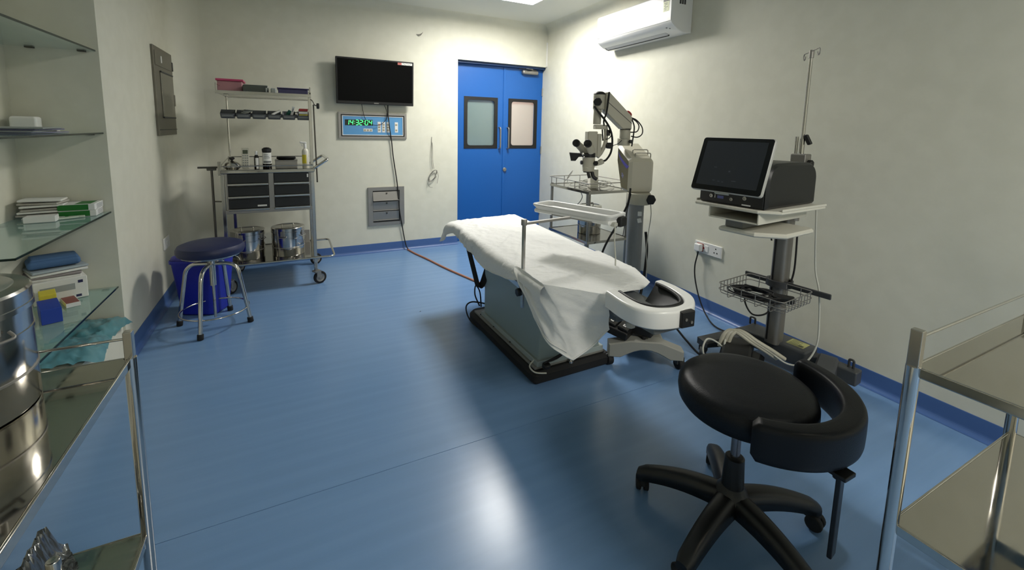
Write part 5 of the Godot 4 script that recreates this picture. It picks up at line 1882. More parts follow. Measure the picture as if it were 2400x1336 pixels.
func surgeon_stool() -> void:
	var b: B
	var t := thing("surgeon_stool", "black round-seated wheeled stool with curved torso rest", "stool", Vector3(1.25, 0, -0.83))
	var hub := Vector3(1.25, 0, -0.83)
	var R := Transform3D(Basis(Vector3(1, 0, 0), Vector3(0, 0, 1), Vector3(0, -1, 0)), Vector3.ZERO)
	# star base
	for k in 5:
		var a := deg_to_rad(-121.0 + 72.0 * k)
		var d := Vector3(cos(a), 0, sin(a))
		var sd := Vector3(-sin(a), 0, cos(a))
		b = B.new()
		var rows := []
		for i in 13:
			var u := i / 12.0
			var c := hub + d * (0.02 + 0.285 * u) + Vector3(0, 0.118 - 0.05 * u * u + 0.006 * sin(u * PI), 0)
			var w := 0.036 - 0.011 * u
			var h := 0.030 - 0.010 * u
			if i == 12:
				w *= 0.75
				h *= 0.7
			var l := PackedVector3Array()
			for q in [[-1.0, -1.0], [-1.0, 0.1], [-0.8, 0.75], [-0.35, 1.0], [0.35, 1.0], [0.8, 0.75], [1.0, 0.1], [1.0, -1.0], [-1.0, -1.0]]:
				l.append(c + sd * w * q[0] + Vector3(0, h * q[1], 0))
			rows.append(l)
		b.grid(rows, true)
		var e: PackedVector3Array = rows[12]
		for i in range(1, 7):
			b.tri(e[0], e[i], e[i + 1], d, d, d)
		obj("leg", b, M.black_plastic, t)
		b = B.new()
		var cc := hub + d * 0.285
		var tw: float = rad_to_deg(-a) + [20.0, 70.0, 35.0, 120.0, -30.0][k]
		for s: float in [-0.013, 0.013]:
			var o := Basis(Vector3.UP, deg_to_rad(tw)) * Vector3(s, 0, 0.012)
			b.cyl(xf(cc.x + o.x, 0.026, cc.z + o.z, tw, 0, 90), 0.026, 0.018, 18, 0.004)
		b.box(xf(cc.x, 0.046, cc.z, tw), 0.024, 0.03, 0.05, 0.008)
		obj("caster", b, M.rubber, t)
	b = B.new()
	b.lathe(xf(hub.x, 0, hub.z), [Vector2(0.0, 0.085), Vector2(0.05, 0.085), Vector2(0.056, 0.13), Vector2(0.046, 0.15), Vector2(0.034, 0.165), Vector2(0.029, 0.262), Vector2(0.024, 0.266), Vector2(0, 0.266)], 28, 0.5)
	obj("hub_sleeve", b, M.black_plastic, t)
	b = B.new()
	b.cyl(xf(hub.x, 0.35, hub.z), 0.0145, 0.19, 20)
	obj("gas_lift", b, mat(Color(0.55, 0.54, 0.56), 0.2, 0.9), t)
	# seat
	var sc := Vector3(1.243, 0, -0.812)
	b = B.new()
	b.lathe(xf(sc.x, 0.0, sc.z), [Vector2(0, 0.447), Vector2(0.165, 0.447), Vector2(0.182, 0.452), Vector2(0.192, 0.466), Vector2(0.196, 0.490), Vector2(0.195, 0.510), Vector2(0.189, 0.525), Vector2(0.176, 0.536), Vector2(0.155, 0.541), Vector2(0.10, 0.5435), Vector2(0, 0.5445)], 72, 0.5)
	obj("seat", b, M.leather, t)
	b = B.new()
	b.box(xf(sc.x, 0.437, sc.z), 0.18, 0.018, 0.18, 0.004)
	b.box(xf(sc.x + 0.0, 0.436, sc.z + 0.15), 0.05, 0.012, 0.30, 0.003)
	obj("seat_plate", b, M.black, t)
	# curved torso rest
	b = B.new()
	var rows2 := []
	var rc := Vector3(1.262, 0, -0.795)
	var a0 := deg_to_rad(147.0)
	var a1 := deg_to_rad(-3.0)
	for i in 49:
		var u := i / 48.0
		var a := lerpf(a0, a1, u)
		var d := Vector3(cos(a), 0, sin(a))
		var endk := minf(1.0, minf(u, 1 - u) / 0.02 + 0.72)
		var inner := 0.213
		var outer := 0.213 + 0.062 * (0.75 + 0.25 * sin(u * PI))
		var mid := (inner + outer) * 0.5
		var hw := (outer - inner) * 0.5 * endk
		var yc := 0.503
		var hh := 0.056 * endk
		var l := PackedVector3Array()
		for q in 20:
			var an := TAU * q / 19.0
			var cx := cos(an)
			var sx := sin(an)
			var p := Vector2(signf(cx) * pow(absf(cx), 0.42), signf(sx) * pow(absf(sx), 0.42))
			l.append(rc + d * (mid + hw * p.x) + Vector3(0, yc + hh * p.y, 0))
		l[19] = l[0]
		rows2.append(l)
	b.grid(rows2, true)
	for e in [0, 48]:
		var l: PackedVector3Array = rows2[e]
		var c := Vector3.ZERO
		for q in 19: c += l[q] / 19.0
		var nx: PackedVector3Array = rows2[1 if e == 0 else 47]
		var n := (l[0] - nx[0]).normalized()
		for q in 19:
			b.tri(c, l[q], l[q + 1], n, n, n)
	obj("torso_rest", b, M.leather, t)
	b = B.new()
	b.box(xf(1.26, 0.445, -0.545, 0, 0), 0.042, 0.075, 0.018, 0.006)
	obj("rest_mount", b, M.black_plastic, t)
	b = B.new()
	b.box(xf(1.258, 0.315, -0.541, 10, 0), 0.034, 0.27, 0.012, 0.003)
	obj("rest_post", b, mat(Color(0.055, 0.06, 0.075), 0.4), t)

func round_stool() -> void:
	var b: B
	var c := Vector3(-0.468, 0, -3.305)
	var t := thing("round_stool", "chrome stool with a round navy seat in front of the blue bin", "stool", c)
	b = B.new()
	b.lathe(xf(c.x, 0, c.z), [Vector2(0, 0.475), Vector2(0.165, 0.475), Vector2(0.18, 0.482), Vector2(0.187, 0.50), Vector2(0.186, 0.518), Vector2(0.176, 0.535), Vector2(0.15, 0.545), Vector2(0.08, 0.55), Vector2(0, 0.551)], 56, 0.6)
	obj("seat", b, M.navy, t)
	b = B.new()
	b.lathe(xf(c.x, 0, c.z), [Vector2(0, 0.462), Vector2(0.15, 0.462), Vector2(0.162, 0.468), Vector2(0.164, 0.476), Vector2(0, 0.476)], 40, 0.6)
	obj("seat_plate", b, M.steel, t)
	b = B.new()
	b.tube(spl([c + Vector3(0.12, 0.468, 0.06), c + Vector3(0.15, 0.45, 0.06), c + Vector3(0.16, 0.43, 0.065)], 4), 0.002, 6)
	obj("string", b, M.cable_white, t)
	b = B.new()
	b.cyl(xf(c.x, 0.435, c.z), 0.026, 0.055, 20, 0.003)
	b.cyl(xf(c.x, 0.34, c.z), 0.018, 0.15, 16)
	b.cyl(xf(c.x, 0.20, c.z), 0.0085, 0.3, 12)
	obj("screw_post", b, M.steel, t)
	var feet := [Vector3(-0.521, 0, -3.087), Vector3(-0.672, 0, -3.37), Vector3(-0.27, 0, -3.256), Vector3(-0.41, 0, -3.52)]
	for f: Vector3 in feet:
		var d := (f - c)
		d.y = 0
		b = B.new()
		b.tube(fillet([c + Vector3(0, 0.408, 0), c + d * 0.70 + Vector3(0, 0.405, 0), c + d + Vector3(0, 0.02, 0)], 0.075, 8), 0.0125, 12)
		var lg := obj("leg", b, M.chrome, t)
		b = B.new()
		b.cyl(along(c + d * 1.005, c + d * 0.985 + Vector3(0, 0.035, 0)), 0.0175, 0.035, 16, 0.003)
		obj("foot", b, M.rubber, lg)
	b = B.new()
	var ring := []
	for i in 48:
		var a := TAU * i / 48.0
		ring.append(c + Vector3(cos(a) * 0.19, 0.105, sin(a) * 0.19))
	b.tube(ring, 0.0055, 8, true)
	obj("foot_ring", b, M.chrome, t)
	# blue waste bin behind it
	var bc := Vector3(-0.56, 0, -3.60)
	var w := thing("waste_bin", "deep blue plastic waste bin against the left wall behind the stool", "bin", bc)
	var bt := Transform3D(Basis(Vector3.UP, deg_to_rad(-24.0)), bc)
	b = B.new()
	var rows := []
	for q in [[0.0, 0.003, 0.0], [0.98, 0.003, 0.0], [1.0, 0.012, 0.0], [1.0, 0.36, 0.028], [1.0, 0.366, 0.036], [1.0, 0.385, 0.036], [1.0, 0.388, 0.032], [1.0, 0.38, 0.026], [1.0, 0.05, 0.0], [0.0, 0.03, 0.0]]:
		var out := rrect(0.24 + float(q[2]) * 2, 0.20 + float(q[2]) * 2, 0.045, 6)
		var l := PackedVector3Array()
		for k in out.size() + 1:
			var p := out[k % out.size()] * float(q[0])
			l.append(bt * Vector3(p.x, q[1], p.y))
		rows.append(l)
	b.grid(rows, true)
	obj("body", b, M.blue_bin, w)
	b = B.new()
	var lr := []
	for q in [[1.0, 0.388], [1.0, 0.396], [0.95, 0.408], [0.8, 0.414], [0.0, 0.415]]:
		var out := rrect(0.305, 0.265, 0.055, 6)
		var l := PackedVector3Array()
		for k in out.size() + 1:
			var p := out[k % out.size()] * float(q[0])
			l.append(bt * Vector3(p.x, q[1], p.y))
		lr.append(l)
	b.grid(lr, true)
	obj("lid", b, mat(Color(0.13, 0.13, 0.50), 0.5), w)
	M.blue_bin.cull_mode = BaseMaterial3D.CULL_DISABLED

func trolley() -> void:
	var b: B
	var x0 := -0.445
	var x1 := 0.162
	var zf := -3.85
	var zk := -4.42
	var t := thing("supply_trolley", "tall steel drawer trolley with bins and shelves against the back wall", "trolley", Vector3((x0 + x1) / 2, 0, (zf + zk) / 2))
	for p in [[x0, zf, 0], [x1, zf, 1], [x0 + 0.01, zk, 0], [x1, zk, 1]]:
		b = B.new()
		var hi := 0.93
		b.box(xf(p[0], (hi + 0.13) / 2, p[1]), 0.025, hi - 0.13, 0.025, 0.003)
		obj("post", b, M.steel, t)
		b = B.new()
		b.cyl(xf(p[0], 0.14, p[1]), 0.014, 0.09, 14)
		b.cyl(xf(p[0], 0.112, p[1]), 0.03, 0.008, 16)
		var fo := Vector3(0.018, 0, 0.005)
		var tw := 20.0 if p[2] == 1 else 60.0
		var o := Basis(Vector3.UP, deg_to_rad(tw - 90)) * Vector3(0, 0, 0.0)
		for s: float in [-1.0, 1.0]:
			var k := Basis(Vector3.UP, deg_to_rad(tw)) * Vector3(0.018, 0, s * 0.016)
			b.box(xf(p[0] + k.x, 0.085, p[1] + k.z, tw), 0.035, 0.06, 0.003, 0.001)
		var fk := obj("caster_fork", b, M.steel_dull, t)
		var k2 := Basis(Vector3.UP, deg_to_rad(tw)) * Vector3(0.03, 0, 0)
		b = B.new()
		b.lathe(xf(p[0] + k2.x, 0.052, p[1] + k2.z, tw, 90), [Vector2(0.034, -0.011), Vector2(0.046, -0.012), Vector2(0.051, -0.008), Vector2(0.052, 0), Vector2(0.051, 0.008), Vector2(0.046, 0.012), Vector2(0.034, 0.011)], 28, 0.8)
		var ty := obj("tyre", b, M.rubber, fk)
		b = B.new()
		b.lathe(xf(p[0] + k2.x, 0.052, p[1] + k2.z, tw, 90), [Vector2(0, -0.011), Vector2(0.012, -0.012), Vector2(0.016, -0.008), Vector2(0.03, -0.008), Vector2(0.036, -0.011), Vector2(0.036, 0.011), Vector2(0.03, 0.008), Vector2(0.016, 0.008), Vector2(0.012, 0.012), Vector2(0, 0.011)], 24, 0.6)
		obj("wheel_hub", b, M.steel_dull, fk)
	# uprights carrying the bin rail and the top shelf
	b = B.new()
	b.box(xf(x1, 1.24, zf - 0.015), 0.022, 0.63, 0.022, 0.003)
	obj("upright", b, M.steel, t)
	b = B.new()
	b.cyl(xf(x0 + 0.0, 1.24, zk), 0.008, 0.63, 12)
	obj("upright", b, M.chrome, t)
	b = B.new()
	b.tube([Vector3(x1 + 0.026, 1.46, zf), Vector3(x1 + 0.034, 0.845, zf)], 0.0055, 8)
	b.tube(fillet([Vector3(x1 + 0.005, 1.50, zf), Vector3(x1 + 0.02, 1.49, zf), Vector3(x1 + 0.035, 1.455, zf), Vector3(x1 + 0.05, 1.452, zf)], 0.008), 0.004, 8)
	obj("lock_rod", b, M.steel_dark, t)
	b = B.new()
	knob(b, xf(x1 + 0.058, 1.45, zf, 0, 0, 90), 0.022, 0.02)
	obj("lock_knob", b, M.black, t)
	b = B.new()
	b.box(xf((x0 + x1) / 2, 1.522, (zf + zk) / 2), 0.625, 0.004, zf - zk)
	b.box(xf((x0 + x1) / 2, 1.526, -3.85), 0.63, 0.024, 0.004, 0.001)
	b.box(xf((x0 + x1) / 2, 1.526, zk), 0.63, 0.024, 0.004, 0.001)
	obj("top_shelf", b, M.steel, t)
	b = B.new()
	for c in [[x0 - 0.005, 1.56, -3.86], [x1 + 0.005, 1.562, -3.86], [x1 + 0.005, 1.562, zk + 0.01], [x0 - 0.005, 1.56, zk + 0.01]]:
		b.box(xf(c[0], c[1], c[2]), 0.012, 0.06, 0.012, 0.002)
	b.tube([Vector3(x1 + 0.005, 1.585, -3.86), Vector3(x1 + 0.005, 1.585, zk)], 0.004, 8)
	b.tube([Vector3(x0 - 0.005, 1.583, -3.86), Vector3(x0 - 0.005, 1.583, zk)], 0.004, 8)
	b.box(xf(x0 + 0.05, 1.508, -3.9), 0.03, 0.02, 0.03, 0.003)
	obj("shelf_rail", b, M.steel, t)
	b = B.new()
	b.box(xf((x0 + x1) / 2 - 0.005, 1.368, -3.98), 0.60, 0.03, 0.012, 0.002)
	b.tube([Vector3(x1 - 0.005, 1.425, -3.87), Vector3(0.06, 1.395, -3.93)], 0.003, 6)
	obj("bin_rail", b, M.steel_dull, t)
	# deck
	b = B.new()
	b.box(xf((x0 + x1) / 2, 0.952, (zf + zk) / 2), x1 - x0 + 0.02, 0.004, zf - zk)
	b.box(xf((x0 + x1) / 2, 0.944, zf + 0.006), x1 - x0 + 0.03, 0.03, 0.02, 0.005)
	b.box(xf(x0 - 0.008, 0.944, (zf + zk) / 2), 0.02, 0.03, zf - zk, 0.005)
	b.box(xf(x1 + 0.008, 0.944, (zf + zk) / 2), 0.02, 0.03, zf - zk, 0.005)
	obj("deck", b, M.steel_flat, t)
	b = B.new()
	b.tube(fillet([Vector3(x1 + 0.005, 0.985, zf + 0.01), Vector3(x0 - 0.01, 0.985, zf + 0.01), Vector3(x0 - 0.01, 1.02, zk), Vector3(x1, 1.02, zk)], 0.02), 0.004, 8)
	b.box(xf(x0 - 0.014, 0.97, zf + 0.004), 0.022, 0.10, 0.022, 0.003)
	b.box(xf(x0 - 0.01, 0.985, zk), 0.016, 0.075, 0.016, 0.002)
	obj("deck_rail", b, M.steel, t)
	# drawer case
	b = B.new()
	b.box(xf((x0 + x1) / 2, 0.938, zf + 0.002), x1 - x0 - 0.03, 0.012, 0.015, 0.001)
	b.box(xf((x0 + x1) / 2, 0.642, zf + 0.002), x1 - x0 + 0.02, 0.03, 0.02, 0.003)
	b.box(xf(-0.13, 0.785, zf + 0.002), 0.036, 0.30, 0.015, 0.002)
	b.box(xf(x0 + 0.025, 0.785, zf + 0.004), 0.012, 0.30, 0.012, 0.001)
	b.box(xf(x1 - 0.025, 0.785, zf + 0.004), 0.012, 0.30, 0.012, 0.001)
	b.box(xf((x0 + x1) / 2, 0.785, (zf + zk) / 2), x1 - x0 - 0.03, 0.30, 0.50)
	obj("drawer_case", b, M.steel_dull, t)
	for k in 6:
		var col := k % 2
		var row := k / 2
		var cx := -0.2815 if col == 0 else 0.013
		var w := 0.262 if col == 0 else 0.245
		var cy := 0.892 - row * 0.096
		b = B.new()
		b.box(xf(cx, cy, zf + 0.009), w, 0.070, 0.012, 0.003)
		var dr := obj("drawer", b, mat(Color(0.09, 0.1, 0.105), 0.5), t)
		b = B.new()
		b.box(xf(cx, cy - 0.044, zf + 0.018), w + 0.006, 0.015, 0.022, 0.003)
		obj("drawer_lip", b, M.steel, dr)
		if k == 4:
			b = B.new()
			b.box(xf(cx + 0.085, cy - 0.018, zf + 0.016), 0.062, 0.012, 0.002, 0.0006)
			obj("label", b, M.paper, dr)
		if k == 1:
			b = B.new()
			b.box(xf(cx + 0.112, cy + 0.012, zf + 0.017), 0.01, 0.026, 0.004, 0.001)
			obj("catch", b, M.white, dr)
	# side push handle, bottom shelf and its bumper rail
	b = B.new()
	for s: float in [0.0, 1.0]:
		var zz := zf - 0.01 - 0.03 * s
		pass
	b.tube(fillet([Vector3(x1 + 0.01, 0.955, zf - 0.01), Vector3(x1 + 0.115, 1.03, zf + 0.02), Vector3(x1 + 0.115, 1.03, zk + 0.02), Vector3(x1 + 0.01, 0.955, zk - 0.01)], 0.03), 0.012, 12)
	obj("push_handle", b, M.chrome, t)
	b = B.new()
	b.box(xf((x0 + x1) / 2, 0.228, (zf + zk) / 2), x1 - x0 + 0.03, 0.006, zf - zk + 0.02)
	obj("bottom_shelf", b, M.steel_flat, t)
	b = B.new()
	b.tube(fillet([Vector3(x0 - 0.02, 0.228, zf + 0.015), Vector3(x1 + 0.145, 0.228, zf + 0.015), Vector3(x1 + 0.145, 0.232, zk - 0.01), Vector3(x0 - 0.02, 0.228, zk - 0.01)], 0.045, 6), 0.0085, 10)
	obj("bumper_rail", b, M.steel, t)
	b = B.new()
	b.box(xf(x1 - 0.055, 0.29, zk + 0.05), 0.07, 0.12, 0.01, 0.002)
	obj("back_panel", b, M.steel_dull, t)
	# ---- slender black stand on its left side
	var st := thing("oxygen_stand", "thin dark rod stand with a short crossbar left of the steel trolley", "stand", Vector3(-0.50, 0, -3.9))
	b = B.new()
	b.tube([Vector3(-0.515, 0.06, -3.9), Vector3(-0.515, 0.955, -3.9)], 0.008, 10)
	obj("rod", b, M.steel_dark, st)
	b = B.new()
	b.tube([Vector3(-0.60, 0.975, -3.9), Vector3(-0.462, 0.975, -3.9)], 0.007, 10)
	b.box(xf(-0.515, 0.962, -3.9), 0.06, 0.02, 0.02, 0.004)
	b.tube([Vector3(-0.515, 0.72, -3.9), Vector3(-0.45, 0.72, -3.87)], 0.005, 8)
	obj("crossbar", b, M.steel_dark, st)
	b = B.new()
	b.lathe(xf(-0.515, 0, -3.9), [Vector2(0, 0.004), Vector2(0.09, 0.004), Vector2(0.09, 0.02), Vector2(0.02, 0.05), Vector2(0.008, 0.07)], 20)
	obj("foot", b, M.steel_dark, st)
	# ---- top shelf: three boxes
	var bx := thing("pink_box", "small clear pink lidded box on the trolley top shelf", "box", Vector3(-0.36, 1.526, -3.95))
	b = B.new()
	b.box(xf(-0.382, 1.575, -4.15), 0.165, 0.095, 0.20, 0.008)
	obj("body", b, mat(Color(0.66, 0.47, 0.50), 0.4), bx)
	b = B.new()
	b.box(xf(-0.382, 1.630, -4.15), 0.182, 0.016, 0.215, 0.004)
	obj("lid", b, mat(Color(0.72, 0.25, 0.42), 0.4), bx)
	bx = thing("grey_box", "rounded dark grey plastic box between the pink and violet boxes", "box", Vector3(-0.20, 1.526, -3.95))
	b = B.new()
	b.prism(xf(-0.206, 1.562, -4.05), rrect(0.172, 0.066, 0.014, 4), 0.22, 0.006)
	obj("body", b, mat(Color(0.26, 0.285, 0.27), 0.3), bx)
	b = B.new()
	b.box(xf(-0.135, 1.556, -3.935), 0.012, 0.04, 0.012, 0.003)
	obj("clip", b, M.grey_light, bx)
	bx = thing("violet_box", "long violet tinted box at the right end of the trolley top shelf", "box", Vector3(0.04, 1.526, -3.95))
	b = B.new()
	b.box(xf(0.05, 1.553, -4.05), 0.21, 0.05, 0.22, 0.005)
	obj("body", b, mat(Color(0.21, 0.20, 0.36), 0.3), bx)
	b = B.new()
	b.box(xf(0.05, 1.582, -4.05), 0.225, 0.008, 0.23, 0.003)
	obj("lid", b, mat(Color(0.27, 0.25, 0.40), 0.25), bx)
	b = B.new()
	b.box(xf(-0.086, 1.552, -3.95), 0.04, 0.05, 0.06, 0.010)
	solo("white_packet", b, M.grey_light, Vector3(-0.085, 1.53, -3.94), "small pale packet beside the violet box on the top shelf", "packet")
	# ---- six grey bins on the rail
	for k in 6:
		var cx := -0.392 + k * 0.1012
		var lb: String = ["leftmost grey hanging bin on the trolley rail, empty", "grey hanging bin holding crumpled clear packets", "empty grey hanging bin third from the left on the rail", "grey hanging bin with a white syringe packet", "grey hanging bin with a green packet and white strip", "rightmost grey hanging bin with red and yellow boxes"][k]
		var bn := thing("hanging_bin", lb, "bin", Vector3(cx, 1.36, -3.92), 0.0, "grey bins on the trolley rail")
		b = B.new()
		var rows := []
		for q in [[0.0, 1.338, 0.0, 0.0], [0.95, 1.338, 0.0, 0.0], [1.0, 1.342, 0.0, 0.0], [1.0, 1.372, 0.004, 0.006], [1.0, 1.374, 0.003, 0.004], [1.0, 1.344, -0.003, -0.002], [0.0, 1.342, 0.0, 0.0]]:
			var out := rrect(0.084 + float(q[2]) * 2, 0.085 + float(q[3]) * 2, 0.008, 3)
			var l := PackedVector3Array()
			for i in out.size() + 1:
				var p := out[i % out.size()] * float(q[0])
				var up := 0.0
				if float(q[0]) == 1.0 and p.y < 0.0 and float(q[1]) > 1.36: up = 0.03    # higher at the back
				l.append(Vector3(cx + p.x, float(q[1]) + up, -3.915 + p.y))
			rows.append(l)
		b.grid(rows, true)
		var bm: StandardMaterial3D = M.get("bin_grey", null)
		if bm == null:
			bm = mat(Color(0.30, 0.31, 0.32), 0.45)
			bm.cull_mode = BaseMaterial3D.CULL_DISABLED
			M.bin_grey = bm
		obj("tub", b, bm, bn)
		b = B.new()
		b.box(xf(cx, 1.358, -3.869), 0.07, 0.016, 0.002, 0.0006)
		obj("label_holder", b, M.grey_mid, bn)
	b = B.new()
	for k in 4:
		b.box(xf(-0.285 + 0.006 * k, 1.372 + k * 0.009, -3.915, 10 * k, -8, 12 - 5 * k), 0.06, 0.006, 0.06, 0.002)
	solo("clear_packets", b, mat(Color(0.5, 0.52, 0.50), 0.25), Vector3(-0.285, 1.37, -3.915), "loose stack of clear packets sticking out of the second bin", "packets")
	b = B.new()
	b.box(xf(-0.075, 1.39, -3.9, 25, 0, 28), 0.075, 0.016, 0.022, 0.007, 2)
	solo("syringe_packet", b, M.white_gloss, Vector3(-0.075, 1.385, -3.9), "white tapered syringe packet leaning in the fourth bin", "packet")
	b = B.new()
	b.box(xf(0.008, 1.385, -3.905, 0, 15, -30), 0.025, 0.06, 0.012, 0.004)
	solo("green_packet", b, mat(Color(0.05, 0.30, 0.24), 0.4), Vector3(0.008, 1.38, -3.905), "dark green packet leaning in the fifth bin", "packet")
	b = B.new()
	b.box(xf(0.04, 1.405, -3.9, 0, 10, -14), 0.018, 0.075, 0.006, 0.002)
	var ws := solo("white_strip", b, M.white, Vector3(0.04, 1.40, -3.9), "tall white test strip standing in the fifth bin", "strip")
	b = B.new()
	b.box(xf(0.042, 1.412, -3.8962, 0, 10, -14), 0.006, 0.03, 0.001)
	OFF = ws.position
	obj("window", b, M.grey_mid, ws)
	for k in 3:
		b = B.new()
		b.box(xf(0.115, [1.368, 1.391, 1.413][k], -3.905, [2.0, -3.0, 3.0][k], -6), 0.062, 0.019, 0.07, 0.002)
		solo("suture_box", b, [M.yellow, M.paper, M.red][k], Vector3(0.115, [1.366, 1.39, 1.412][k], -3.905), ["yellow suture box lowest in the rightmost bin", "white suture box between the yellow and red ones", "red suture box topmost in the rightmost bin"][k], "box")
	# ---- things on the deck
	var y := 0.954
	var dm := thing("steel_bowl_lid", "domed steel lid with a black knob at the left of the trolley deck", "lid", Vector3(-0.385, y, -3.92))
	b = B.new()
	b.lathe(xf(-0.385, y, -3.92), [Vector2(0.06, 0.02), Vector2(0.064, 0.022), Vector2(0.064, 0.026), Vector2(0.056, 0.03), Vector2(0.046, 0.048), Vector2(0.03, 0.06), Vector2(0.012, 0.066), Vector2(0, 0.067)], 32, 0.5)
	b.lathe(xf(-0.385, y, -3.92), [Vector2(0, 0.001), Vector2(0.04, 0.001), Vector2(0.058, 0.021), Vector2(0.05, 0.022)], 32, 0.5)
	obj("dome", b, M.chrome, dm)
	b = B.new()
	b.lathe(xf(-0.385, y, -3.92), [Vector2(0.006, 0.066), Vector2(0.007, 0.074), Vector2(0.018, 0.08), Vector2(0.018, 0.09), Vector2(0.012, 0.094), Vector2(0, 0.095)], 18, 0.8)
	obj("knob", b, M.black, dm)
	var rm := thing("remote_control", "cream remote control standing upright on the trolley deck", "remote", Vector3(-0.30, y, -3.96))
	b = B.new()
	var rt := xf(-0.300, y + 0.082, -3.965, 0, -14)
	b.box(rt, 0.05, 0.16, 0.02, 0.006, 2)
	obj("body", b, M.offwhite, rm)
	b = B.new()
	b.box(rt * xf(0, 0.048, 0.0103), 0.034, 0.03, 0.002, 0.0006)
	obj("display", b, mat(Color(0.32, 0.35, 0.28), 0.3), rm)
	b = B.new()
	for i in 5:
		for j in 3:
			b.box(rt * xf(-0.014 + j * 0.014, 0.018 - i * 0.018, 0.0105), 0.009, 0.008, 0.003, 0.001)
	obj("key", b, M.grey_light, rm)
	var sb := thing("small_bottle", "slim dark bottle with a white cap on the trolley deck", "bottle", Vector3(-0.222, y, -3.88))
	b = B.new()
	b.lathe(xf(-0.222, y, -3.88), [Vector2(0, 0), Vector2(0.015, 0), Vector2(0.0165, 0.003), Vector2(0.0165, 0.098), Vector2(0.012, 0.108), Vector2(0.008, 0.112), Vector2(0, 0.112)], 20, 0.7)
	obj("body", b, mat(Color(0.04, 0.03, 0.03), 0.2), sb)
	b = B.new()
	b.cyl(xf(-0.222, y + 0.127, -3.88), 0.0095, 0.03, 14, 0.002)
	obj("cap", b, M.white, sb)
	b = B.new()
	b.lathe(xf(-0.222, y, -3.88), [Vector2(0.0168, 0.035), Vector2(0.0168, 0.09)], 10, 0.5, 0.5, 2.0)
	b.lathe(xf(-0.222, y, -3.88), [Vector2(0.0168, 0.008), Vector2(0.0168, 0.03)], 10, 0.5, 0.7, 1.7)
	obj("label", b, M.paper, sb)
	var bb := thing("brown_bottle", "stout dark brown bottle with a white label on the trolley deck", "bottle", Vector3(-0.152, y, -3.89))
	b = B.new()
	b.lathe(xf(-0.152, y, -3.89), [Vector2(0, 0), Vector2(0.029, 0), Vector2(0.031, 0.003), Vector2(0.031, 0.132), Vector2(0.026, 0.136), Vector2(0, 0.136)], 28, 0.7)
	obj("body", b, mat(Color(0.04, 0.03, 0.025), 0.2), bb)
	b = B.new()
	b.lathe(xf(-0.152, y, -3.89), [Vector2(0.0325, 0.136), Vector2(0.0325, 0.158), Vector2(0.026, 0.162), Vector2(0.018, 0.168), Vector2(0, 0.17)], 28, 0.5)
	obj("cap", b, M.black, bb)
	b = B.new()
	b.lathe(xf(-0.152, y, -3.89), [Vector2(0.0314, 0.045), Vector2(0.0314, 0.13)], 16, 0.5, 0.15, 2.75)
	var lbm := obj("label", b, M.paper, bb)
	b = B.new()
	b.lathe(xf(-0.152, y, -3.89), [Vector2(0.0317, 0.052), Vector2(0.0317, 0.066)], 12, 0.5, 0.5, 2.4)
	for i in 3:
		b.lathe(xf(-0.152, y, -3.89), [Vector2(0.0317, 0.088 + 0.012 * i), Vector2(0.0317, 0.092 + 0.012 * i)], 12, 0.5, 0.9 + 0.2 * i, 2.2)
	obj("print", b, M.grey_mid, lbm)
	b = B.new()
	b.box(xf(-0.02, y + 0.0325, -3.98), 0.155, 0.062, 0.15, 0.004)
	b.box(xf(-0.02, y + 0.065, -3.98), 0.162, 0.006, 0.157, 0.002)
	solo("steel_case", b, M.steel_dull, Vector3(-0.02, y, -3.98), "low flat steel case on the trolley deck under a black oval", "case")
	b = B.new()
	b.lathe(Transform3D(Basis.from_scale(Vector3(1, 1, 0.5)), Vector3(-0.02, y + 0.069, -3.95)), [Vector2(0, 0), Vector2(0.055, 0), Vector2(0.068, 0.008), Vector2(0.070, 0.016), Vector2(0.064, 0.024), Vector2(0.04, 0.028), Vector2(0, 0.029)], 32, 0.8)
	solo("black_oval_pad", b, M.black, Vector3(-0.02, y + 0.069, -3.95), "black oval pad lying on the flat steel case", "pad")
	var sp := thing("spray_bottle", "white pump spray bottle with a yellow label by the trolley post", "bottle", Vector3(0.118, y, -3.92))
	b = B.new()
	b.lathe(xf(0.118, y, -3.92), [Vector2(0, 0), Vector2(0.021, 0), Vector2(0.024, 0.004), Vector2(0.024, 0.135), Vector2(0.02, 0.15), Vector2(0.011, 0.158), Vector2(0, 0.158)], 24, 0.7)
	obj("body", b, M.offwhite, sp)
	b = B.new()
	b.cyl(xf(0.118, y + 0.178, -3.92), 0.011, 0.04, 14, 0.002)
	b.box(xf(0.105, y + 0.206, -3.92, 0, 0, -8), 0.05, 0.016, 0.018, 0.005)
	b.box(xf(0.094, y + 0.19, -3.92, 0, 0, 20), 0.006, 0.03, 0.012, 0.002)
	obj("pump", b, M.white, sp)
	b = B.new()
	b.lathe(xf(0.118, y, -3.92), [Vector2(0.0243, 0.04), Vector2(0.0243, 0.11)], 12, 0.5, 1.3, 3.0)
	obj("label", b, M.yellow, sp)
	# ---- two drums on the bottom shelf
	drum("steriliser_drum", Vector3(-0.322, 0.232, -4.055), 0.120, 0.235, "steel steriliser drum on the trolley bottom shelf, partly behind the stool", "drums on the trolley bottom shelf")
	drum("steriliser_drum", Vector3(-0.032, 0.232, -4.055), 0.122, 0.24, "right-hand steel steriliser drum on the trolley bottom shelf", "drums on the trolley bottom shelf")

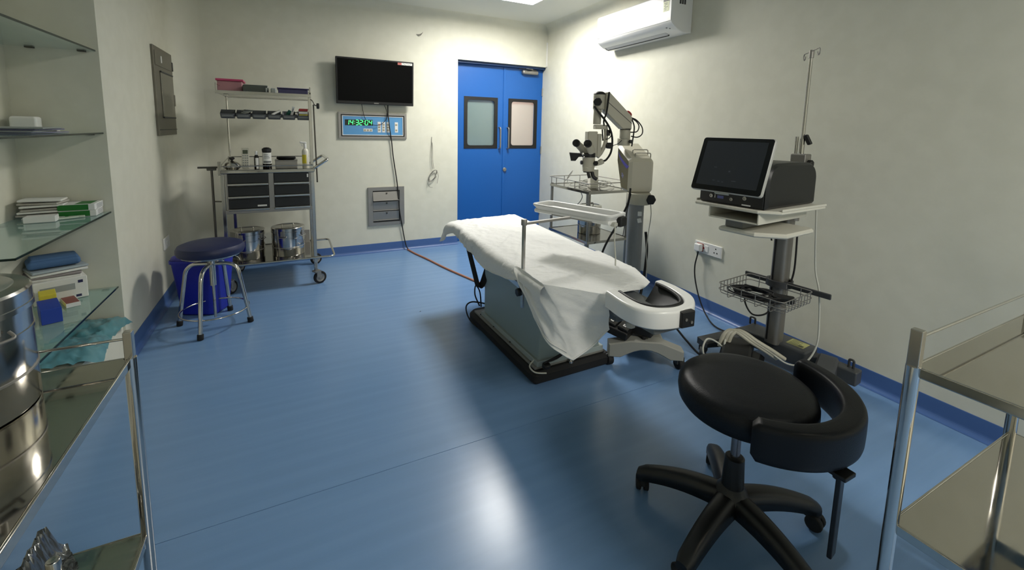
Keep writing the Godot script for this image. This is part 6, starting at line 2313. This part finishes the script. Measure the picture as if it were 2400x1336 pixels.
func niche_shelves() -> void:
	var b: B
	var ys := [1.651, 1.242, 0.832, 0.425]
	var names := ["topmost glass shelf in the left wall niche", "second glass shelf from the top of the niche, with packets", "third glass shelf of the niche, holding green and white boxes", "lowest glass shelf of the niche, holding cartons"]
	for k in 4:
		var y: float = ys[k]
		var z1 := -2.05
		var z0 := -2.972
		var x1 := -0.842
		var x0 := -1.168
		var s := thing("glass_shelf", names[k], "shelf", Vector3(-1.0, y, -2.5), 0.0, "glass shelves in the niche")
		b = B.new()
		b.box(xf((x0 + x1) / 2 - 0.002, y - 0.004, (z0 + z1) / 2 - 0.002), x1 - x0 - 0.004, 0.008, z1 - z0 - 0.004)
		obj("pane", b, M.shelf_glass, s)
		b = B.new()
		b.box(xf(x1 - 0.001, y - 0.004, (z0 + z1) / 2), 0.002, 0.0082, z1 - z0, 0.0006)
		b.box(xf((x0 + x1) / 2, y - 0.004, z1 - 0.001), x1 - x0, 0.0082, 0.002, 0.0006)
		obj("edge", b, M.glass_edge, s)
		b = B.new()
		for x: float in [x0 + 0.09, x1 - 0.05]:
			b.box(xf(x, y - 0.011, z0 + 0.012), 0.03, 0.006, 0.022, 0.001)
		for z: float in [-2.35, -2.75]:
			b.box(xf(x0 + 0.012, y - 0.011, z), 0.022, 0.006, 0.03, 0.001)
		obj("clip", b, M.steel_dark, s)
	var rng := RandomNumberGenerator.new()
	rng.seed = 77
	# packets on the second shelf
	for k in 4:
		b = B.new()
		b.box(xf(-0.985 + rng.randf_range(-0.02, 0.02), 1.2455 + 0.007 * k, -2.62 + k * 0.03, rng.randf_range(-14, 14), 0, rng.randf_range(-1, 1)), 0.17, 0.006, 0.26, 0.0025)
		solo("flat_packet", b, [mat(Color(0.52, 0.52, 0.60), 0.25), M.paper, mat(Color(0.45, 0.44, 0.55), 0.25), M.grey_light][k], Vector3(-0.985, 1.245 + 0.007 * k, -2.6), ["lowest flat packet of the pile on the second glass shelf", "white flat packet second up in the second shelf pile", "mauve flat packet near the top of the second shelf pile", "topmost grey flat packet on the second glass shelf"][k], "packet", "flat packets on the second glass shelf")
	b = B.new()
	b.box(xf(-1.09, 1.2785, -2.88, 10), 0.09, 0.072, 0.10, 0.012, 2)
	solo("cotton_roll_pack", b, M.paper, Vector3(-1.09, 1.243, -2.88), "soft white pack standing at the back of the second glass shelf", "pack")
	# third shelf: packets, carton, green boxes
	for k in 7:
		b = B.new()
		b.box(xf(-1.065 + rng.randf_range(-0.012, 0.012), 0.8375 + 0.0135 * k, -2.885 + rng.randf_range(-0.01, 0.01), rng.randf_range(-10, 10), rng.randf_range(-2, 2), rng.randf_range(-2, 2)), 0.15, 0.010, 0.105, 0.004)
		solo("gauze_packet", b, M.paper if k % 2 == 0 else mat(Color(0.66, 0.65, 0.62), 0.6), Vector3(-1.065, 0.833 + 0.0135 * k, -2.885), ["lowest", "second lowest", "third lowest", "middle", "third from top", "second from top", "topmost"][k] + " gauze packet in the stack on the third glass shelf", "packet", "gauze packets stacked on the third glass shelf")
	b = B.new()
	b.box(xf(-1.03, 0.848, -2.755, 6), 0.105, 0.028, 0.055, 0.002)
	solo("white_carton", b, M.white, Vector3(-1.03, 0.833, -2.755), "small flat white carton in front of the gauze stack", "box")
	for k in 2:
		b = B.new()
		var gx := xf(-0.935, 0.8485 + 0.031 * k, -2.90, 4 - 3 * k)
		b.box(gx, 0.135, 0.030, 0.12, 0.0015)
		var g := solo("green_carton", b, M.white, Vector3(-0.935, 0.833 + 0.031 * k, -2.90), ["lower green and white carton on the third glass shelf", "upper green and white carton on the third glass shelf"][k], "box", "green cartons on the third glass shelf")
		OFF = g.position
		b = B.new()
		b.box(gx * xf(-0.012, 0, 0.0603), 0.112, 0.027, 0.001)
		b.box(gx * xf(0.02, 0.0151, 0), 0.06, 0.0006, 0.10)
		obj("green_print", b, M.green, g)
		b = B.new()
		for i in 4:
			b.box(gx * xf(0.0676, -0.009 + 0.006 * i, -0.01), 0.0006, 0.002, 0.08)
		obj("side_print", b, M.grey_mid, g)
	b = B.new()
	b.box(xf(-0.965, 0.838, -2.80, 30), 0.09, 0.008, 0.03, 0.003)
	b.box(xf(-0.93, 0.838, -2.82, 12), 0.06, 0.010, 0.02, 0.004)
	solo("loose_strip", b, mat(Color(0.72, 0.76, 0.70), 0.3), Vector3(-0.95, 0.833, -2.81), "pale loose plastic strips in front of the green cartons", "strips")
	# lowest shelf: big cartons, drape, yellow and blue boxes
	var y := 0.426
	b = B.new()
	var ct := xf(-1.055, y + 0.055, -2.90, 26)
	b.box(ct, 0.19, 0.108, 0.20, 0.003)
	var cb := solo("printed_carton", b, M.paper, Vector3(-1.055, y, -2.90), "large white printed carton on the lowest glass shelf", "box")
	OFF = cb.position
	b = B.new()
	b.box(ct * xf(-0.01, 0.01, 0.1003), 0.12, 0.03, 0.001)
	obj("grey_print", b, M.grey_light, cb)
	b = B.new()
	b.box(ct * xf(0.07, 0.03, 0.1003), 0.018, 0.014, 0.001)
	b.box(ct * xf(0.0953, -0.005, 0.03), 0.001, 0.07, 0.014)
	b.box(ct * xf(0.0953, 0.025, 0.045), 0.001, 0.03, 0.02)
	b.box(ct * xf(0.06, -0.04, 0.1003), 0.02, 0.012, 0.001)
	obj("navy_print", b, mat(Color(0.08, 0.08, 0.28), 0.5), cb)
	for k in 4:
		b = B.new()
		b.box(xf(-1.06 + rng.randf_range(-0.01, 0.01), y + 0.114 + k * 0.0135, -2.90, 26 + rng.randf_range(-7, 7), 0, rng.randf_range(-1, 1)), 0.20, 0.012, 0.17, 0.004)
		solo("drape_packet", b, [M.paper, mat(Color(0.58, 0.55, 0.55), 0.6), M.paper, mat(Color(0.62, 0.66, 0.68), 0.5)][k], Vector3(-1.06, y + 0.109 + k * 0.0135, -2.90), ["white packet lying directly on the printed carton", "mauve-grey packet second up on the printed carton", "white packet second from top on the printed carton", "pale blue-grey packet just under the folded blue drape"][k], "packet", "drape packets stacked on the carton")
	b = B.new()
	b.box(xf(-1.06, y + 0.184, -2.90, 24), 0.185, 0.038, 0.13, 0.016, 3)
	b.box(xf(-1.06, y + 0.203, -2.905, 24), 0.165, 0.018, 0.12, 0.008, 2)
	solo("blue_drape", b, mat(Color(0.27, 0.40, 0.56), 0.8), Vector3(-1.06, y + 0.165, -2.90), "folded dull blue drape on top of the packet pile", "drape")
	b = B.new()
	b.box(xf(-1.02, y + 0.043, -2.70, 22), 0.055, 0.086, 0.09, 0.002)
	var yb := solo("yellow_box", b, M.yellow, Vector3(-1.02, y, -2.70), "bright yellow box beside the printed carton", "box")
	OFF = yb.position
	b = B.new()
	b.box(xf(-1.02, y + 0.062, -2.70, 22), 0.0556, 0.003, 0.0906)
	obj("lid_line", b, mat(Color(0.6, 0.55, 0.12), 0.5), yb)
	b = B.new()
	b.box(xf(-0.975, y + 0.033, -2.585, 24), 0.065, 0.066, 0.16, 0.002)
	solo("blue_box", b, M.blue_box, Vector3(-0.975, y, -2.585), "deep blue box in front of the yellow one on the lowest shelf", "box")
	b = B.new()
	b.box(xf(-0.965, y + 0.010, -2.76, 28), 0.05, 0.02, 0.12, 0.001)
	var rbx := solo("slim_box", b, M.paper, Vector3(-0.965, y, -2.76), "slim white and red box leaning by the printed carton", "box")
	OFF = rbx.position
	b = B.new()
	b.box(xf(-0.965, y + 0.0203, -2.76, 28), 0.046, 0.0008, 0.116)
	obj("red_print", b, mat(Color(0.5, 0.27, 0.24), 0.5), rbx)
	# clear blue packets lying on the niche floor ledge
	b = B.new()
	b.box(xf(-1.01, 0.12, -2.4), 0.34, 0.25, 1.2, 0.002)
	struct("trim_4", b, M.wall, "low plastered ledge at the foot of the niche")
	for k in 2:
		b = B.new()
		var fnz := FastNoiseLite.new()
		fnz.seed = 60 + k
		fnz.frequency = 9.0
		var rows := []
		for i in 15:
			var l := PackedVector3Array()
			for j in 13:
				var u := i / 14.0 - 0.5
				var v := j / 12.0 - 0.5
				var p := Vector3(u * 0.22, 0.014 + 0.020 * fnz.get_noise_2d(u * 0.6, v * 0.6) + 0.016 * (0.25 - v * v) * 4 + k * 0.012, v * 0.30)
				p.y -= 0.10 * pow(maxf(u - 0.25, 0.0) * 2.0, 1.5)
				l.append(xf([-0.915, -0.90][k], 0.247, [-2.81, -2.56][k], [-6.0, 10.0][k]) * p)
			rows.append(l)
		b.grid(rows)
		for i in 14:
			for j in 12: pass
		var pk: StandardMaterial3D = mat([Color(0.30, 0.52, 0.56), Color(0.34, 0.55, 0.60)][k], 0.18)
		pk.cull_mode = BaseMaterial3D.CULL_DISABLED
		pk.clearcoat_enabled = true
		pk.clearcoat = 0.8
		solo("gown_packet", b, pk, Vector3([-0.915, -0.90][k], 0.248, [-2.81, -2.56][k]), ["crinkled clear blue gown packet on the niche ledge, far one", "crinkled clear blue gown packet on the niche ledge, near one"][k], "packet", "blue packets on the niche ledge")

func two_tier(t: Node3D, x0: float, x1: float, z0: float, z1: float, top: float, low: float, post_top: float) -> void:
	# posts stand at the corners, square caps rise above the top shelf and carry a thin rail
	var b: B
	for x: float in [x0, x1]:
		for z: float in [z0, z1]:
			b = B.new()
			b.cyl(xf(x, (top + 0.06) / 2, z), 0.0125, top - 0.06, 20)
			obj("post", b, M.chrome, t)
			b = B.new()
			b.box(xf(x, (post_top + top - 0.012) / 2, z), 0.017, post_top - top + 0.012, 0.020, 0.0015)
			obj("post_cap", b, M.steel, t)
			b = B.new()
			var fk := B.new()
			caster(b, fk, Vector3(x, 0, z), 0.032, 0.024, 40)
			var w := obj("caster", b, M.rubber, t)
			obj("fork", fk, M.steel_dull, w)
	for y: float in [top, low]:
		b = B.new()
		b.box(xf((x0 + x1) / 2, y - 0.001, (z0 + z1) / 2), x1 - x0 - 0.006, 0.002, z1 - z0 - 0.006)
		for z: float in [z0, z1]:
			b.box(xf((x0 + x1) / 2, y - 0.010, z), x1 - x0 - 0.02, 0.022, 0.006, 0.0025, 2)
		for x: float in [x0, x1]:
			b.box(xf(x, y - 0.010, (z0 + z1) / 2), 0.006, 0.022, z1 - z0 - 0.02, 0.0025, 2)
		obj("shelf", b, M.mirror_steel, t)
	b = B.new()
	var ry := post_top - 0.018
	for z: float in [z0, z1]:
		b.tube([Vector3(x0, ry, z), Vector3(x1, ry, z)], 0.003, 10)
	obj("rail", b, M.chrome, t)

func left_cart() -> void:
	M.mirror_steel = mat(Color(0.76, 0.745, 0.71), 0.07, 1.0)
	M.mirror_steel.roughness_texture = M.steel_flat.roughness_texture
	M.mirror_steel.uv1_triplanar = true
	M.mirror_steel.uv1_scale = Vector3(3, 3, 3)
	var t := thing("steel_cart", "mirror-topped steel cart at the left with a drum on it", "cart", Vector3(-0.57, 0, -0.85), 0.0, "two-tier steel carts")
	two_tier(t, -0.79, -0.352, -1.272, -0.45, 0.75, 0.29, 0.815)
	drum("large_drum", Vector3(-0.605, 0.752, -1.13), 0.145, 0.24, "large steel steriliser drum on the left mirror-topped cart")
	# crumpled clear wrapper on the lower shelf
	var b := B.new()
	var fnz := FastNoiseLite.new()
	fnz.seed = 8
	fnz.frequency = 6.0
	var c := Vector3(-0.545, 0.292, -1.40)
	var rows := []
	for i in 17:
		var l := PackedVector3Array()
		for j in 17:
			var u := i / 16.0 - 0.5
			var v := j / 16.0 - 0.5
			var h := 0.075 * exp(-pow((u + v * 0.4) / 0.16, 2.0)) + 0.02 * (fnz.get_noise_2d(u * 2.0, v * 2.0) + 0.4)
			l.append(Vector3(-0.535, 0.2935, -1.225) + Basis(Vector3.UP, 0.5) * Vector3(u * 0.12, maxf(h, 0.001), v * 0.10))
		rows.append(l)
	b.grid(rows)
	var fm := mat(Color(0.45, 0.46, 0.46), 0.16, 0.75)
	fm.cull_mode = BaseMaterial3D.CULL_DISABLED
	solo("crumpled_wrapper", b, fm, Vector3(-0.535, 0.2935, -1.225), "crumpled shiny wrapper on the lower shelf of the left cart", "wrapper")
	b = B.new()
	b.cyl(xf(-0.47, 0.345, -1.14), 0.012, 0.105, 16, 0.003)
	b.lathe(xf(-0.47, 0.29, -1.14), [Vector2(0, 0.002), Vector2(0.03, 0.002), Vector2(0.03, 0.01), Vector2(0.012, 0.016)], 20)
	solo("instrument_stand", b, M.steel, Vector3(-0.47, 0.29, -1.14), "short shiny steel stem beside the wrapper on the lower shelf", "stem")

func right_cart() -> void:
	var t := thing("steel_cart", "mirror-topped steel cart at the right, behind the surgeon stool", "cart", Vector3(1.43, 0, -0.15), 0.0, "two-tier steel carts")
	two_tier(t, 1.092, 1.735, -0.372, 0.08, 0.85, 0.505, 0.925)

func floor_cables() -> void:
	# flat orange cable cover across the floor
	var b := B.new()
	var pts := spl([Vector3(1.09, 0.006, -4.57), Vector3(1.125, 0.006, -4.38), Vector3(1.185, 0.006, -4.14), Vector3(1.24, 0.006, -3.88), Vector3(1.295, 0.006, -3.66), Vector3(1.36, 0.006, -3.43), Vector3(1.42, 0.006, -3.2), Vector3(1.44, 0.006, -2.95), Vector3(1.44, 0.006, -2.78)], 8)
	b.tube(pts, 0.0105, 10)
	solo("orange_cable", b, M.orange, Vector3(1.25, 0.0, -3.9), "orange cable running over the floor from the wall to the bed base", "cable")
	b = B.new()
	b.tube(spl([Vector3(1.12, 0.1, -2.66), Vector3(1.11, 0.16, -2.72), Vector3(1.14, 0.2, -2.78), Vector3(1.18, 0.14, -2.80), Vector3(1.2, 0.02, -2.82)], 6), 0.005, 8)
	solo("looped_lead", b, M.rubber, Vector3(1.14, 0.1, -2.72), "short black lead looping behind the bed base", "cable")
	b = B.new()
	b.box(xf(0.79, 0.0012, -2.96, 30), 0.012, 0.002, 0.004)
	solo("floor_speck", b, M.grey_dark, Vector3(0.79, 0.0, -2.96), "tiny dark scrap on the blue floor left of the bed", "scrap")
